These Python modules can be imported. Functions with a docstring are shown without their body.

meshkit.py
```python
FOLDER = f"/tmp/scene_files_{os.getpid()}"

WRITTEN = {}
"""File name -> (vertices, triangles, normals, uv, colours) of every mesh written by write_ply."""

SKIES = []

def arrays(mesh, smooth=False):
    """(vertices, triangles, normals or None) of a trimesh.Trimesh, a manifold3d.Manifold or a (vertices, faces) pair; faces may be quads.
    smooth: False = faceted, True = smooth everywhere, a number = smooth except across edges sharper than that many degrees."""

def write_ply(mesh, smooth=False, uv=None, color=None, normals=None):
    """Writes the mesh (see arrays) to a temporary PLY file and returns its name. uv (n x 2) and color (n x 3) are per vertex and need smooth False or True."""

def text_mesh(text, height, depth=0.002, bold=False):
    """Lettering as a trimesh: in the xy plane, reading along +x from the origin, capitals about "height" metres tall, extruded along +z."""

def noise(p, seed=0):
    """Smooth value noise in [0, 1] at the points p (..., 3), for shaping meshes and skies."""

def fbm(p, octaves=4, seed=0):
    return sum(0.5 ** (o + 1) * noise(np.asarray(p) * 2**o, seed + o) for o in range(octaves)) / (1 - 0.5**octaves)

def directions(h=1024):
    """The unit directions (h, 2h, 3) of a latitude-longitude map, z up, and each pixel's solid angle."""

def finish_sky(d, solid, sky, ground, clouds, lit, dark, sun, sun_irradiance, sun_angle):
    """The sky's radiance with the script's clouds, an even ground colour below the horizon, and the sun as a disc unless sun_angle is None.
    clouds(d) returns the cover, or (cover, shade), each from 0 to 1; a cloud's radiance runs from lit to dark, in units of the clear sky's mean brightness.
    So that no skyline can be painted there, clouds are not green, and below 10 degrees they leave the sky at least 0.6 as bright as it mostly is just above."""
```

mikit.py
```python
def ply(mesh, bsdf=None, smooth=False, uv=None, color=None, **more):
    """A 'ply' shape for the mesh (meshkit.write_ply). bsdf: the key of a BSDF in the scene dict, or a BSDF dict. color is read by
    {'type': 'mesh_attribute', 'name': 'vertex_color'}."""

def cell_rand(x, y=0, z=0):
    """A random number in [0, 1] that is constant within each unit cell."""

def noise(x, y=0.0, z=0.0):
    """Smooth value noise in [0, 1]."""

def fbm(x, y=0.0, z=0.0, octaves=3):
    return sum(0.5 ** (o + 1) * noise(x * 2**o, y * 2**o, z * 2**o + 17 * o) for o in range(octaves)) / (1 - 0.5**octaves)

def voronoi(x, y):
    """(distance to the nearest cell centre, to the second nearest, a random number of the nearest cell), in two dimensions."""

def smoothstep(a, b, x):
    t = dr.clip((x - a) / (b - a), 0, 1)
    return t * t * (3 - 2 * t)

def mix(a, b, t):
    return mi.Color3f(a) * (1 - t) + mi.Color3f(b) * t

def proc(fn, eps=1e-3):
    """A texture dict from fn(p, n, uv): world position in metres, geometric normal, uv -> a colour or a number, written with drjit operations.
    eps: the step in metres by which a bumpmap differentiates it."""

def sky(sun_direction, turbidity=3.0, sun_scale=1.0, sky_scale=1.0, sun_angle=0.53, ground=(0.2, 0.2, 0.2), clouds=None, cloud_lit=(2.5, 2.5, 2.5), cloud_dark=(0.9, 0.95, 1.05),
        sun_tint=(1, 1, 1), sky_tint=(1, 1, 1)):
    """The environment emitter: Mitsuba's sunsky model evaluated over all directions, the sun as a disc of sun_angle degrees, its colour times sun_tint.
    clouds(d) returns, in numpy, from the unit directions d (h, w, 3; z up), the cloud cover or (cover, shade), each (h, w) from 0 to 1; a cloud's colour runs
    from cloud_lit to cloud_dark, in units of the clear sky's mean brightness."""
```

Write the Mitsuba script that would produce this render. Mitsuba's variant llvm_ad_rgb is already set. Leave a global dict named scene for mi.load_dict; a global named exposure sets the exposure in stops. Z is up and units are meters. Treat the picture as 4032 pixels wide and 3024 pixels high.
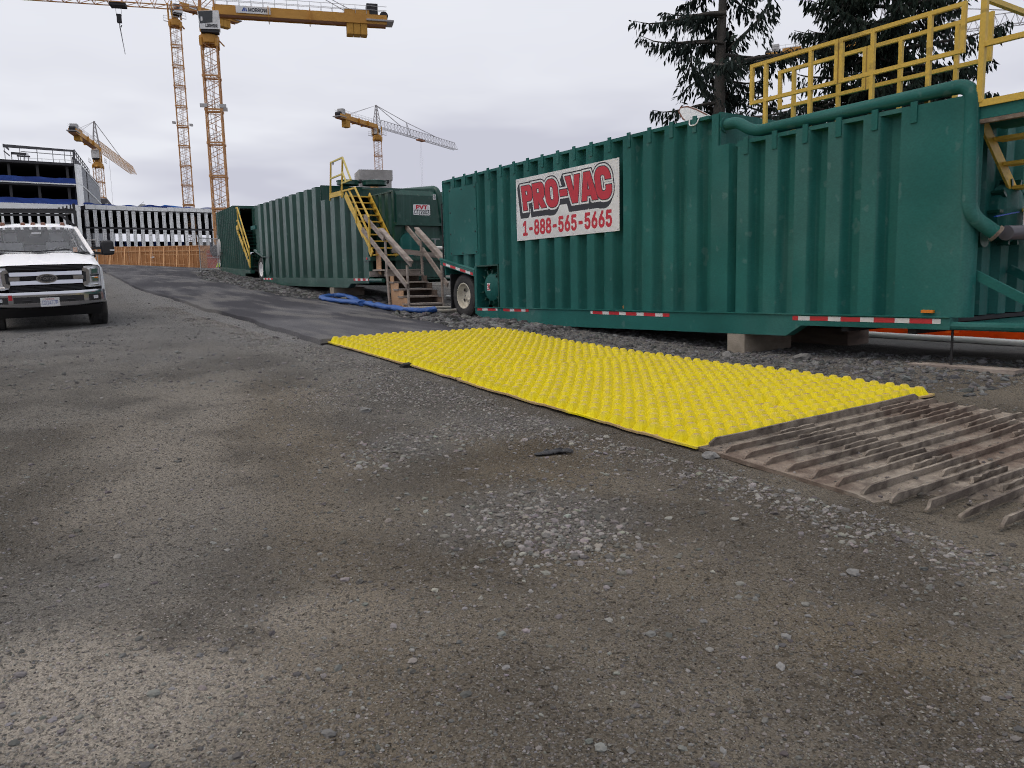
import math, random
import numpy as np, trimesh, mitsuba as mi, drjit as dr, mikit, meshkit
import manifold3d as m3
from shapely import affinity
from shapely.geometry import Polygon, box as sbox, Point, LineString
from shapely.ops import unary_union
from scipy.interpolate import RBFInterpolator
random.seed(7); RNG = np.random.default_rng(7)
T = mi.ScalarTransform4f
scene, labels = {}, {}
# ------------------------------------------------------------------ camera, sky, exposure
EYE = np.array([0, 0, 1.55]); PITCH, ROLL = math.radians(7.4), math.radians(1.3)
_fw = np.array([0, math.cos(PITCH), -math.sin(PITCH)]); _r = np.array([1.0, 0, 0]); _u = np.cross(_r, _fw)
_up = _u * math.cos(ROLL) + _r * math.sin(ROLL)
scene['camera'] = {'type': 'perspective', 'fov': math.degrees(2 * math.atan(2016 / 3036)), 'fov_axis': 'x', 'near_clip': 0.05, 'far_clip': 3000.0,
                   'to_world': T().look_at(origin=EYE.tolist(), target=(EYE + _fw).tolist(), up=_up.tolist())}
def cloud_fn(d):
    p = d / np.maximum(d[..., 2:3] + 0.16, 0.05)
    f = meshkit.fbm(p * np.array([0.55, 0.55, 0]) + 3.1, 5, 4)
    g = meshkit.fbm(p * np.array([1.7, 1.7, 0]) + 9.4, 4, 11)
    el = d[..., 2]
    band = np.exp(-((el - 0.13) / 0.07) ** 2)
    sh = 0.30 + 0.9 * (f - 0.5) + 0.4 * (g - 0.5) + band * (2.6 * (f - 0.44) + 0.6 * (g - 0.5))
    az = np.arctan2(d[..., 0], d[..., 1]); h1 = meshkit.fbm(np.stack([az * 5.0, el * 26, 0 * el], -1) + 2.7, 5, 17)
    sh = sh + np.exp(-((el - 0.15) / 0.075) ** 2) * 3.0 * (h1 - 0.47)
    return np.ones(el.shape), np.clip(sh, 0, 1)
scene['sky'] = mikit.sky([-0.45, -0.25, 0.86], turbidity=3, sun_scale=0.1, sun_angle=40, clouds=cloud_fn,
                         cloud_lit=(1.62, 1.65, 1.77), cloud_dark=(1.16, 1.18, 1.36), ground=(0.12, 0.12, 0.11))
exposure = 2.5
# ------------------------------------------------------------------ materials
noise, fbm, voronoi, mix, sst = mikit.noise, mikit.fbm, mikit.voronoi, mikit.mix, mikit.smoothstep
def prin(name, color, rough=0.6, two=True, bump=None, **k):
    c = {'type': 'rgb', 'value': list(color)} if isinstance(color, (tuple, list)) else color
    b = {'type': 'principled', 'base_color': c, 'roughness': rough, **k}
    if bump: b = {'type': 'bumpmap', 'arbitrary': mikit.proc(bump[0], bump[2] if len(bump) > 2 else 1e-3), 'scale': bump[1], 'bsdf': b}
    scene[name] = {'type': 'twosided', 'bsdf': b} if two else b
    return name
VC = {'type': 'mesh_attribute', 'name': 'vertex_color'}
def blob(p, x, y, rx, ry, ang=0.0):
    c, s = math.cos(ang), math.sin(ang)
    a = ((p.x - x) * c + (p.y - y) * s) / rx; b = (-(p.x - x) * s + (p.y - y) * c) / ry
    return a * a + b * b
def ground_col(p, n, uv):
    w = fbm(p.x * 0.9, p.y * 0.9, 0, 3) - 0.5
    q = mi.Point3f(p.x + 1.1 * w, p.y + 1.1 * w, 0)
    big = fbm(p.x * 0.35 + 5, p.y * 0.35, 0, 3); mid = fbm(p.x * 1.6, p.y * 1.6 + 7, 0, 4)
    grey = mix((0.096, 0.092, 0.085), (0.146, 0.140, 0.128), sst(0.3, 0.7, mid))
    brown = mix((0.074, 0.062, 0.046), (0.122, 0.103, 0.076), sst(0.3, 0.7, mid))
    right = sst(-1.5, 0.3, p.x + 0.9 * w * 2 + 0.2 * (5 - p.y))
    c = mix(grey, brown, dr.clip(0.15 + 0.3 * sst(0.42, 0.62, big) + 0.55 * right, 0, 1))
    beige = dr.maximum(1 - sst(0.05, 1.7, blob(q, -1.35, 2.72, 1.05, 0.62, 0.45)), 0.45 * (1 - sst(0.1, 1.5, blob(q, -2.7, 6.2, 1.0, 2.6, 0.35))))
    c = mix(c, mi.Color3f(0.26, 0.235, 0.200), 0.9 * beige * sst(0.2, 0.55, mid))
    dark = dr.maximum(1 - sst(0.2, 1.4, blob(q, -2.95, 4.3, 0.6, 1.1, 0.3)), 0.5 * (1 - sst(0.2, 1.4, blob(q, -0.55, 2.75, 0.22, 0.8, -0.3))))
    c = c * (1 - 0.30 * dark * sst(0.25, 0.6, mid))
    tr_ = p.x + 0.3 + 0.377 * (p.y - 2.2) + 0.5 * w; band = dr.exp(-dr.square(tr_ / 0.42)); c = mix(c, mi.Color3f(0.142, 0.121, 0.092) * (0.8 + 0.4 * mid), 0.6 * band * sst(9.5, 7.0, p.y))
    far = sst(7.5, 12.0, p.y + 2.5 * w); c = mix(c, mi.Color3f(0.150, 0.150, 0.150) * (0.7 + 0.6 * mid), 0.65 * far)
    rl = (p.x + 2.9) * 0.85 + (p.y - 11.2) * 0.53; c = mix(c, mi.Color3f(0.19, 0.19, 0.19), 0.6 * sst(-1.3, -0.1, rl + 0.8 * w) * sst(0.6, 0.2, rl) * sst(10.5, 11.5, p.y))
    pat = dr.minimum(dr.minimum(blob(q, 0.1, 4.35, 0.55, 0.55), blob(q, -0.95, 5.8, 0.4, 0.4)), blob(q, -0.3, 6.4, 0.5, 0.35))
    c = mix(c, mi.Color3f(0.115, 0.112, 0.106), 0.6 * (1 - sst(0.5, 1.6, pat)))
    d1, d2, r1 = voronoi(p.x * 62, p.y * 62); e1, e2, r2 = voronoi(p.x * 150, p.y * 150)
    fine = noise(p.x * 420, p.y * 420)
    sp = sst(0.55, 0.15, d1) * sst(0.62, 0.8, r1)
    c = mix(c, c * (1.0 + 0.9 * (r2 - 0.35)), 0.8)
    c = c * (0.78 + 0.44 * fine)
    c = mix(c, mi.Color3f(0.19, 0.185, 0.175) * (0.55 + 0.7 * r2), 0.7 * sp)
    gap = sst(0.10, 0.0, d2 - d1) * sst(0.35, 0.6, mid)
    speck = sst(0.74, 0.84, noise(p.x * 110 + 3, p.y * 110)) * 0.45 + sst(0.78, 0.86, noise(p.x * 46, p.y * 46 + 9)) * 0.35
    return c * (1 - 0.35 * gap) * (1 - speck) * 1.12
def ground_bump(p, n, uv):
    d1, d2, r1 = voronoi(p.x * 62, p.y * 62); e1, e2, r2 = voronoi(p.x * 150, p.y * 150)
    return sst(0.6, 0.0, d1) * r1 * 0.75 + sst(0.6, 0, e1) * r2 * 0.4 + 0.3 * fbm(p.x * 9, p.y * 9, 0, 3)
prin('m_ground', mikit.proc(ground_col), 0.95, bump=(ground_bump, 0.012, 1.5e-3), specular=0.02)
def road_col(p, n, uv):
    a = fbm(p.x * 0.45, p.y * 0.3, 0, 4); s = fbm((p.x * 0.85 + p.y * 0.53) * 2.6, (p.y * 0.85 - p.x * 0.53) * 0.5, 3, 4); f = noise(p.x * 160, p.y * 160)
    c = mix((0.050, 0.050, 0.058), (0.112, 0.112, 0.120), sst(0.36, 0.66, a * 0.55 + s * 0.45))
    c = mix(c, mi.Color3f(0.165, 0.158, 0.148), 0.5 * sst(0.55, 0.75, s))
    return c * (0.8 + 0.4 * f)
prin('m_road', mikit.proc(road_col), 0.85, bump=(lambda p, n, uv: noise(p.x * 160, p.y * 160) + 0.8 * fbm(p.x * 14, p.y * 14, 0, 2), 0.006, 2e-3), specular=0.3)
prin('m_stone', VC, 0.95, specular=0.08)
def green_col(lo, hi, dust):
    def f(p, n, uv):
        st = fbm((p.x + p.y * 0.7) * 7, p.z * 0.55, p.y, 4); sp = noise(p.x * 60, p.y * 60, p.z * 60); b = fbm(p.x * 1.1, p.y * 1.1, p.z * 1.3, 3)
        c = mix(lo, hi, sst(0.3, 0.7, 0.5 * b + 0.5 * st))
        sk = fbm((p.x + p.y * 0.7) * 21, p.z * 0.4 + 3, 1.7, 3); c = mix(c, mi.Color3f(*dust), 0.22 * sst(0.60, 0.78, sk) + 0.20 * sst(0.52, 0.8, st) + 0.25 * sst(0.68, 0.78, fbm(p.x * 9, p.y * 9, p.z * 5, 3)))
        return c * (0.88 + 0.24 * sp)
    return mikit.proc(f)
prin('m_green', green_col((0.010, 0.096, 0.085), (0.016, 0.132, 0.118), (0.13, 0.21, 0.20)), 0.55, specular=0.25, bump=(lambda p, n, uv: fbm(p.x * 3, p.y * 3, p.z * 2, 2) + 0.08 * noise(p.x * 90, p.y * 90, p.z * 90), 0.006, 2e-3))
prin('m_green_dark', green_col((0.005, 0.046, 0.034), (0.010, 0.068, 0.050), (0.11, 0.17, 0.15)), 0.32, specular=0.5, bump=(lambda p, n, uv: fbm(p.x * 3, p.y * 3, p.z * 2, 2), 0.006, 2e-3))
def ylw(p, n, uv):
    d = fbm(p.x * 3, p.y * 3, p.z * 6, 4); s = noise(p.x * 40, p.y * 40, p.z * 40)
    return mix((0.55, 0.36, 0.045), (0.63, 0.43, 0.07), d) * (0.93 + 0.14 * s) * (1 - 0.35 * sst(0.62, 0.75, d))
prin('m_yellow', mikit.proc(ylw), 0.5)
prin('m_yellow_pale', (0.62, 0.52, 0.16), 0.55)
prin('m_mat', VC, 0.6, specular=0.2)
def rust(p, n, uv):
    a = fbm(p.x * 2.2, p.y * 2.2, p.z * 2, 4); b = fbm(p.x * 14, p.y * 14, p.z * 9, 3); f = noise(p.x * 130, p.y * 130, p.z * 130)
    c = mix((0.105, 0.087, 0.073), (0.265, 0.230, 0.190), sst(0.35, 0.65, a * 0.55 + b * 0.45))
    c = mix(c, mi.Color3f(0.15, 0.095, 0.07), 0.35 * sst(0.56, 0.7, fbm(p.x * 1.1 + 4, p.y * 1.1, 0, 3)))
    return c * (0.75 + 0.5 * f)
prin('m_rust', mikit.proc(rust), 0.85, bump=(lambda p, n, uv: fbm(p.x * 25, p.y * 25, p.z * 25, 3), 0.006, 2e-3), specular=0.3)
def wood(base, hi, fx=3.0, along=14.0):
    def f(p, n, uv):
        g = fbm(p.x * fx, p.y * fx, p.z * along, 3); s = noise(p.x * 60, p.y * 60, p.z * 90); k = fbm(p.x * 1.3, p.y * 1.3, p.z * 1.3, 2)
        return mix(base, hi, sst(0.25, 0.75, 0.6 * g + 0.4 * k)) * (0.85 + 0.3 * s)
    return mikit.proc(f)
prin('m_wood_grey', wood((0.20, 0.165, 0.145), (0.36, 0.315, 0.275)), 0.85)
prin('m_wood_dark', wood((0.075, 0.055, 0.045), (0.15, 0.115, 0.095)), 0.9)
prin('m_timber', wood((0.20, 0.175, 0.14), (0.33, 0.29, 0.24), 6, 6), 0.9)
prin('m_plywood', wood((0.34, 0.20, 0.115), (0.46, 0.29, 0.17), 0.8, 2.0), 0.8)
prin('m_ply_fence', wood((0.36, 0.155, 0.055), (0.50, 0.25, 0.105), 0.35, 0.7), 0.8)
prin('m_lumber', (0.62, 0.36, 0.18), 0.8)
prin('m_concrete', wood((0.25, 0.245, 0.24), (0.36, 0.355, 0.35), 0.3, 0.3), 0.9)
prin('m_conc_pale', (0.43, 0.42, 0.40), 0.9)
prin('m_white', (0.78, 0.78, 0.78), 0.45)
prin('m_truck', (0.80, 0.81, 0.83), 0.22, clearcoat=0.6, clearcoat_gloss=0.9)
prin('m_panelwhite', wood((0.76, 0.79, 0.79), (0.86, 0.87, 0.87), 0.8, 0.6), 0.7)
prin('m_signwhite', wood((0.62, 0.625, 0.62), (0.74, 0.745, 0.75), 1.5, 1.5), 0.4)
prin('m_red', (0.50, 0.018, 0.035), 0.45)
prin('m_tape_red', (0.48, 0.025, 0.035), 0.35)
prin('m_tape_white', (0.62, 0.63, 0.63), 0.35)
prin('m_black', (0.018, 0.018, 0.020), 0.5)
prin('m_ink', (0.022, 0.022, 0.030), 0.5)
prin('m_dark', (0.03, 0.03, 0.034), 0.8)
prin('m_rubber', wood((0.022, 0.022, 0.024), (0.055, 0.053, 0.052), 8, 8), 0.85)
prin('m_rim', wood((0.42, 0.39, 0.32), (0.60, 0.57, 0.48), 3, 3), 0.5)
prin('m_steel', (0.33, 0.34, 0.35), 0.45, metallic=0.6)
prin('m_galv', (0.42, 0.42, 0.42), 0.5, metallic=0.3)
scene['m_chrome'] = {'type': 'twosided', 'bsdf': {'type': 'principled', 'base_color': {'type': 'rgb', 'value': [0.62, 0.63, 0.66]}, 'metallic': 1.0, 'roughness': 0.16}}
scene['m_glass'] = {'type': 'thindielectric', 'int_ior': 1.52}
prin('m_darkglass', (0.02, 0.024, 0.028), 0.08, specular=0.6)
prin('m_lens', (0.66, 0.67, 0.70), 0.25, metallic=0.3)
prin('m_amber', (0.65, 0.20, 0.02), 0.3)
prin('m_amber_dark', (0.16, 0.06, 0.03), 0.3)
scene['m_orange'] = {'type': 'principledthin', 'base_color': {'type': 'rgb', 'value': [0.80, 0.13, 0.02]}, 'roughness': 0.8, 'diff_trans': 1.0}
prin('m_tarp', (0.025, 0.095, 0.33), 0.45, bump=(lambda p, n, uv: fbm(p.x * 16, p.y * 16, p.z * 16, 3), 0.05, 4e-3))
prin('m_pvc', (0.66, 0.65, 0.62), 0.4)
prin('m_hose', (0.40, 0.38, 0.33), 0.7)
prin('m_pipe_grey', (0.085, 0.085, 0.105), 0.45)
prin('m_crane', wood((0.43, 0.20, 0.025), (0.52, 0.265, 0.045), 0.2, 0.2), 0.55)
prin('m_crane_mast', wood((0.40, 0.185, 0.07), (0.52, 0.28, 0.11), 0.15, 0.25), 0.55)
prin('m_crane_red', (0.36, 0.17, 0.10), 0.6)
prin('m_crane_grey', (0.33, 0.32, 0.33), 0.6)
prin('m_cw', (0.45, 0.235, 0.035), 0.7)
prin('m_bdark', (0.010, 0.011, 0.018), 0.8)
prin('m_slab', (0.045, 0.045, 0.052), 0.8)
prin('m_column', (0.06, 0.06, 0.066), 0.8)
prin('m_net', wood((0.010, 0.035, 0.20), (0.020, 0.065, 0.30), 0.5, 0.5), 0.7)
prin('m_net_light', (0.03, 0.17, 0.55), 0.7)
prin('m_bgrey', wood((0.20, 0.215, 0.235), (0.26, 0.275, 0.295), 0.5, 0.02), 0.6)
prin('m_guardwood', (0.085, 0.085, 0.092), 0.85)
prin('m_bark', wood((0.045, 0.040, 0.036), (0.085, 0.078, 0.070), 6, 3), 0.95)
scene['m_leaf'] = {'type': 'twosided', 'bsdf': {'type': 'principled', 'base_color': VC, 'roughness': 0.75, 'specular': 0.2}}
prin('m_hivis', (0.50, 0.72, 0.03), 0.7)
prin('m_skin', (0.45, 0.28, 0.20), 0.6)
prin('m_cloth', (0.05, 0.055, 0.075), 0.9)
prin('m_helmet', (0.75, 0.75, 0.72), 0.4)
prin('m_helmet_brown', (0.20, 0.10, 0.05), 0.5)
prin('m_redpanel', (0.40, 0.075, 0.04), 0.7)
prin('m_tarpgrey', (0.06, 0.058, 0.065), 0.8)
prin('m_blue', (0.02, 0.08, 0.42), 0.4)
prin('m_logo_blue', (0.02, 0.07, 0.32), 0.5)
prin('m_seat', (0.30, 0.31, 0.32), 0.9)
prin('m_stucco', (0.30, 0.295, 0.28), 0.8)
# ------------------------------------------------------------------ scene helpers
COUNT = {}
def key_for(name):
    n = COUNT.get(name, -1) + 1; COUNT[name] = n
    return name if n == 0 else f'{name}_{n:03d}'
def tag(key, label, cat=None, group=None, kind=None):
    d = labels.setdefault(key, {})
    if label: d['label'] = label
    if cat: d['category'] = cat
    if group: d['group'] = group
    if kind: d['kind'] = kind
def thing(name, label, cat, group=None):
    k = key_for(name); tag(k, label, cat, group); return k
def put(parent, name, mesh, mat, smooth=False, label=None, kind=None, color=None):
    k = key_for(f'{parent}__{name}' if parent else name)
    g = mesh.get() if isinstance(mesh, MB) else mesh
    scene[k] = mikit.ply(g, mat, smooth=smooth, color=color)
    if label or kind: tag(k, label, kind=kind)
    return k
def whole(name, mesh, mat, label, cat, group=None, kind=None, smooth=False, color=None):
    k = key_for(name); g = mesh.get() if isinstance(mesh, MB) else mesh
    scene[k] = mikit.ply(g, mat, smooth=smooth, color=color); tag(k, label, cat, group, kind); return k
nrm = lambda v: np.asarray(v, float) / max(np.linalg.norm(v), 1e-12)
A3 = lambda *v: np.array(v, float)
class MB:
    def __init__(s): s.v, s.f, s.n = [], [], 0
    def add(s, v, f):
        v = np.asarray(v, float).reshape(-1, 3); f = np.asarray(f, int)
        if f.shape[1] == 4: f = np.vstack([f[:, [0, 1, 2]], f[:, [0, 2, 3]]])
        s.v.append(v); s.f.append(f + s.n); s.n += len(v); return s
    def get(s): return trimesh.Trimesh(np.vstack(s.v), np.vstack(s.f), process=False)
    BF = np.array([[0, 3, 2, 1], [4, 5, 6, 7], [0, 1, 5, 4], [1, 2, 6, 5], [2, 3, 7, 6], [3, 0, 4, 7]])
    def hexa(s, lo, hi): return s.add(np.vstack([lo, hi]), s.BF)          # two quads of 4 corners
    def obox(s, c, ex, ey, ez):                                            # half-axis vectors
        c, ex, ey, ez = map(lambda x: np.asarray(x, float), (c, ex, ey, ez))
        q = [c - ex - ey - ez, c + ex - ey - ez, c + ex + ey - ez, c - ex + ey - ez]
        return s.hexa(q, [p + 2 * ez for p in q])
    def box(s, x0, x1, y0, y1, z0, z1, fr=None):
        q = [(x0, y0, z0), (x1, y0, z0), (x1, y1, z0), (x0, y1, z0)]; r = [(a, b, z1) for a, b, _ in q]
        if fr is not None: q = [fr(*p) for p in q]; r = [fr(*p) for p in r]
        return s.hexa(q, r)
    def bar(s, p, q, w, t=None, up=(0, 0, 1)):                             # rectangular bar from p to q: w across, t along "up"
        p, q = np.asarray(p, float), np.asarray(q, float); t = w if t is None else t
        d = nrm(q - p); up = np.asarray(up, float)
        if abs(d @ nrm(up)) > 0.97: up = A3(1, 0, 0) if abs(d[0]) < 0.9 else A3(0, 1, 0)
        x = nrm(np.cross(d, up)); y = np.cross(x, d)
        return s.obox((p + q) / 2, x * w / 2, (q - p) / 2, y * t / 2)
    def tube(s, pts, r, n=8, cap=True):
        P = np.asarray(pts, float); R = np.broadcast_to(np.asarray(r, float), len(P))
        d = np.gradient(P, axis=0) if len(P) > 2 else np.repeat([P[1] - P[0]], 2, 0)
        d = d / np.maximum(np.linalg.norm(d, axis=1, keepdims=True), 1e-9)
        x = np.cross(d[0], (0, 0, 1)); x = np.cross(d[0], (1, 0, 0)) if np.linalg.norm(x) < 1e-3 else x
        ring = []; ang = np.arange(n) * 2 * np.pi / n
        for i in range(len(P)):
            x = nrm(x - d[i] * (x @ d[i])); y = np.cross(d[i], x)
            ring.append(P[i] + R[i] * (np.cos(ang)[:, None] * x + np.sin(ang)[:, None] * y))
        V = np.vstack(ring); F = []
        for i in range(len(P) - 1):
            a = i * n + np.arange(n); b = i * n + (np.arange(n) + 1) % n
            F.append(np.stack([a, b, b + n, a + n], -1))
        s.add(V, np.vstack(F))
        if cap:
            for i0, c in ((0, P[0]), ((len(P) - 1) * n, P[-1])):
                a = i0 + np.arange(n); b = i0 + (np.arange(n) + 1) % n
                k = s.n - len(V)
                s.v.append(c[None]); s.f.append(np.stack([a + k, b + k, np.full(n, s.n)], -1)); s.n += 1
                V = np.vstack([V, c[None]])
        return s
    def prism(s, poly, f0, f1):                                            # shapely polygon extruded between maps f0(x,y), f1(x,y)
        for g in getattr(poly, 'geoms', [poly]):
            if g.is_empty or g.area < 1e-9: continue
            m = trimesh.creation.extrude_polygon(g, 1.0, engine='earcut'); v = np.array(m.vertices)
            s.add([f1(*p[:2]) if p[2] > 0.5 else f0(*p[:2]) for p in v], m.faces)
        return s
    def disc(s, c, ax, r0, r1, h, n=20):                                   # frustum from c along ax*h
        ax = nrm(ax); return s.tube([np.asarray(c, float), np.asarray(c, float) + ax * h], [r0, r1], n)
    def lathe(s, c, ax, prof, n=28):                                       # prof: (radius, height along ax)
        ax = nrm(ax); x = nrm(np.cross(ax, (0.3, 0.2, 1))); y = np.cross(ax, x); a = np.arange(n) * 2 * np.pi / n
        V = np.vstack([np.asarray(c, float) + ax * h + r * (np.cos(a)[:, None] * x + np.sin(a)[:, None] * y) for r, h in prof]); F = []
        for i in range(len(prof) - 1):
            p = i * n + np.arange(n); q = i * n + (np.arange(n) + 1) % n
            F.append(np.stack([p, q, q + n, p + n], -1))
        return s.add(V, np.vstack(F))
def smooth_path(pts, k=6):
    P = np.asarray(pts, float); out = []
    for i in range(len(P) - 1):
        p0, p1, p2, p3 = P[max(i - 1, 0)], P[i], P[i + 1], P[min(i + 2, len(P) - 1)]
        for t in np.arange(k) / k:
            out.append(0.5 * (2 * p1 + (p2 - p0) * t + (2 * p0 - 5 * p1 + 4 * p2 - p3) * t * t + (3 * p1 - p0 - 3 * p2 + p3) * t ** 3))
    return np.array(out + [P[-1]])
def bend(pts, r=0.2, k=5):                                                 # polyline with rounded corners
    P = [np.asarray(p, float) for p in pts]; out = [P[0]]
    for a, b, c in zip(P, P[1:], P[2:]):
        u, w = nrm(a - b), nrm(c - b); rr = min(r, np.linalg.norm(a - b) / 2.2, np.linalg.norm(c - b) / 2.2)
        s, e = b + u * rr, b + w * rr
        out += [(1 - t) ** 2 * s + 2 * t * (1 - t) * b + t * t * e for t in np.linspace(0, 1, k)]
    return out + [P[-1]]
class Frame:
    def __init__(s, o, a, n, up=(0, 0, 1)): s.o, s.a, s.n, s.up = (np.asarray(x, float) for x in (o, a, n, up))
    def __call__(s, u, v, w): return s.o + s.a * u + s.n * v + s.up * w
def lettering(text, height, bold=True, sx=1.0):
    return meshkit.text_mesh(text, height, 1.0, bold), sx
def put_text(parent, name, text, height, o, ex, ey, en, mat, bold=True, sx=1.0, center=True, depth=0.003, width=None, slant=0.0, fat=0.0):
    m = meshkit.text_mesh(text, height, 1.0, bold)
    if fat:
        v = np.array(m.vertices); fz = m.faces[(v[m.faces][:, :, 2] < 1e-6).all(1)]; g = unary_union([Polygon(v[f][:, :2]).buffer(1e-5) for f in fz]).buffer(fat * height, quad_segs=3).simplify(height * .01)
        m = trimesh.util.concatenate([trimesh.creation.extrude_polygon(q, 1.0, engine='earcut') for q in getattr(g, 'geoms', [g])])
    v = np.array(m.vertices)
    v[:, 0] -= v[:, 0].min(); w = v[:, 0].max()
    if width: sx = width / w
    v[:, 0] *= sx; w *= sx
    if center: v[:, 0] -= w / 2
    v[:, 0] += slant * v[:, 1]
    o, ex, ey, en = (np.asarray(q, float) for q in (o, ex, ey, en))
    P = o + v[:, :1] * ex + v[:, 1:2] * ey + v[:, 2:3] * en * depth
    return put(parent, name, trimesh.Trimesh(P, m.faces, process=False), mat)
# ------------------------------------------------------------------ ground
CTRL = np.array([(0,0,0),(1.4,5.8,.25),(4.21,7.6,.33),(-2.64,11.1,.75),(-.2,13.4,.71),(3.53,11.51,.43),(-1.07,18.19,.81),(5.3,9.3,.46),
(-5.87,25.54,1.27),(-10.39,32.82,1.89),(-14.13,40.32,2.32),(-17.37,46.82,2.69),(-2.49,20.6,.94),(-8.01,15.2,.91),(-9.32,14.2,.86),
(-39.9,72,4.21),(-37.11,72,4.08),(-32.91,72,3.87),(-28.25,72,3.53),
(-4,3,.22),(-6,8,.56),(4,2,.02),(7,5,.2),(0,-12,-.5),(-12,-8,-.1),(12,-8,-.4),(12,10,.32),(9,12.4,.40),(14,22,.8),(20,40,1.5),(2,32,1.45),(-2,48,2.3),(-16,8,.8),(-20,22,1.45),(-26,38,2.4),(-34,55,3.3),(-24,60,3.2),
(-50,40,2.9),(-60,72,4.4),(-45,10,1.2),(10,70,2.8),(45,20,1.),(45,60,2.2),(-20,88,3.55),(-45,88,4.1),(10,90,3.),(50,90,2.8),(-80,90,4.2),(-80,20,2.),(70,0,.3),(0,-60,-1),(-70,-50,0),(70,-60,-.6)], float)
_rbf = RBFInterpolator(CTRL[:, :2], CTRL[:, 2], kernel='thin_plate_spline', smoothing=.02)
def gz(x, y):
    x, y = np.asarray(x, float), np.asarray(y, float); sh = np.broadcast(x, y).shape
    x, y = np.broadcast_to(x, sh).ravel(), np.broadcast_to(y, sh).ravel()
    q = np.stack([np.clip(x, -85, 75), np.clip(y, -65, 92)], -1)
    z = np.concatenate([_rbf(q[i:i + 50000]) for i in range(0, len(q), 50000)])
    far = np.clip((np.hypot(x, y) - 90) / 60, 0, 1); far = far * far * (3 - 2 * far)
    return (z * (1 - far) + 2.6 * far).reshape(sh)
def gp(x, y, dz=0.0): return A3(x, y, float(gz(x, y)) + dz)
def stretch(a, b, step, far, n):
    k = np.geomspace(step * 1.2, far, n); return np.concatenate([a - np.cumsum(k)[::-1], np.arange(a, b, step), b + np.concatenate([[0], np.cumsum(k)])])
xs = stretch(-4.5, 5.5, 0.042, 130, 62); ys = stretch(1.2, 9.0, 0.042, 130, 62)
XX, YY = np.meshgrid(xs, ys); ZZ = gz(XX, YY)
P3 = np.stack([XX, YY, 0 * XX], -1)
near = np.clip(1.4 - np.hypot(XX, YY) / 40, 0, 1)
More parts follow.
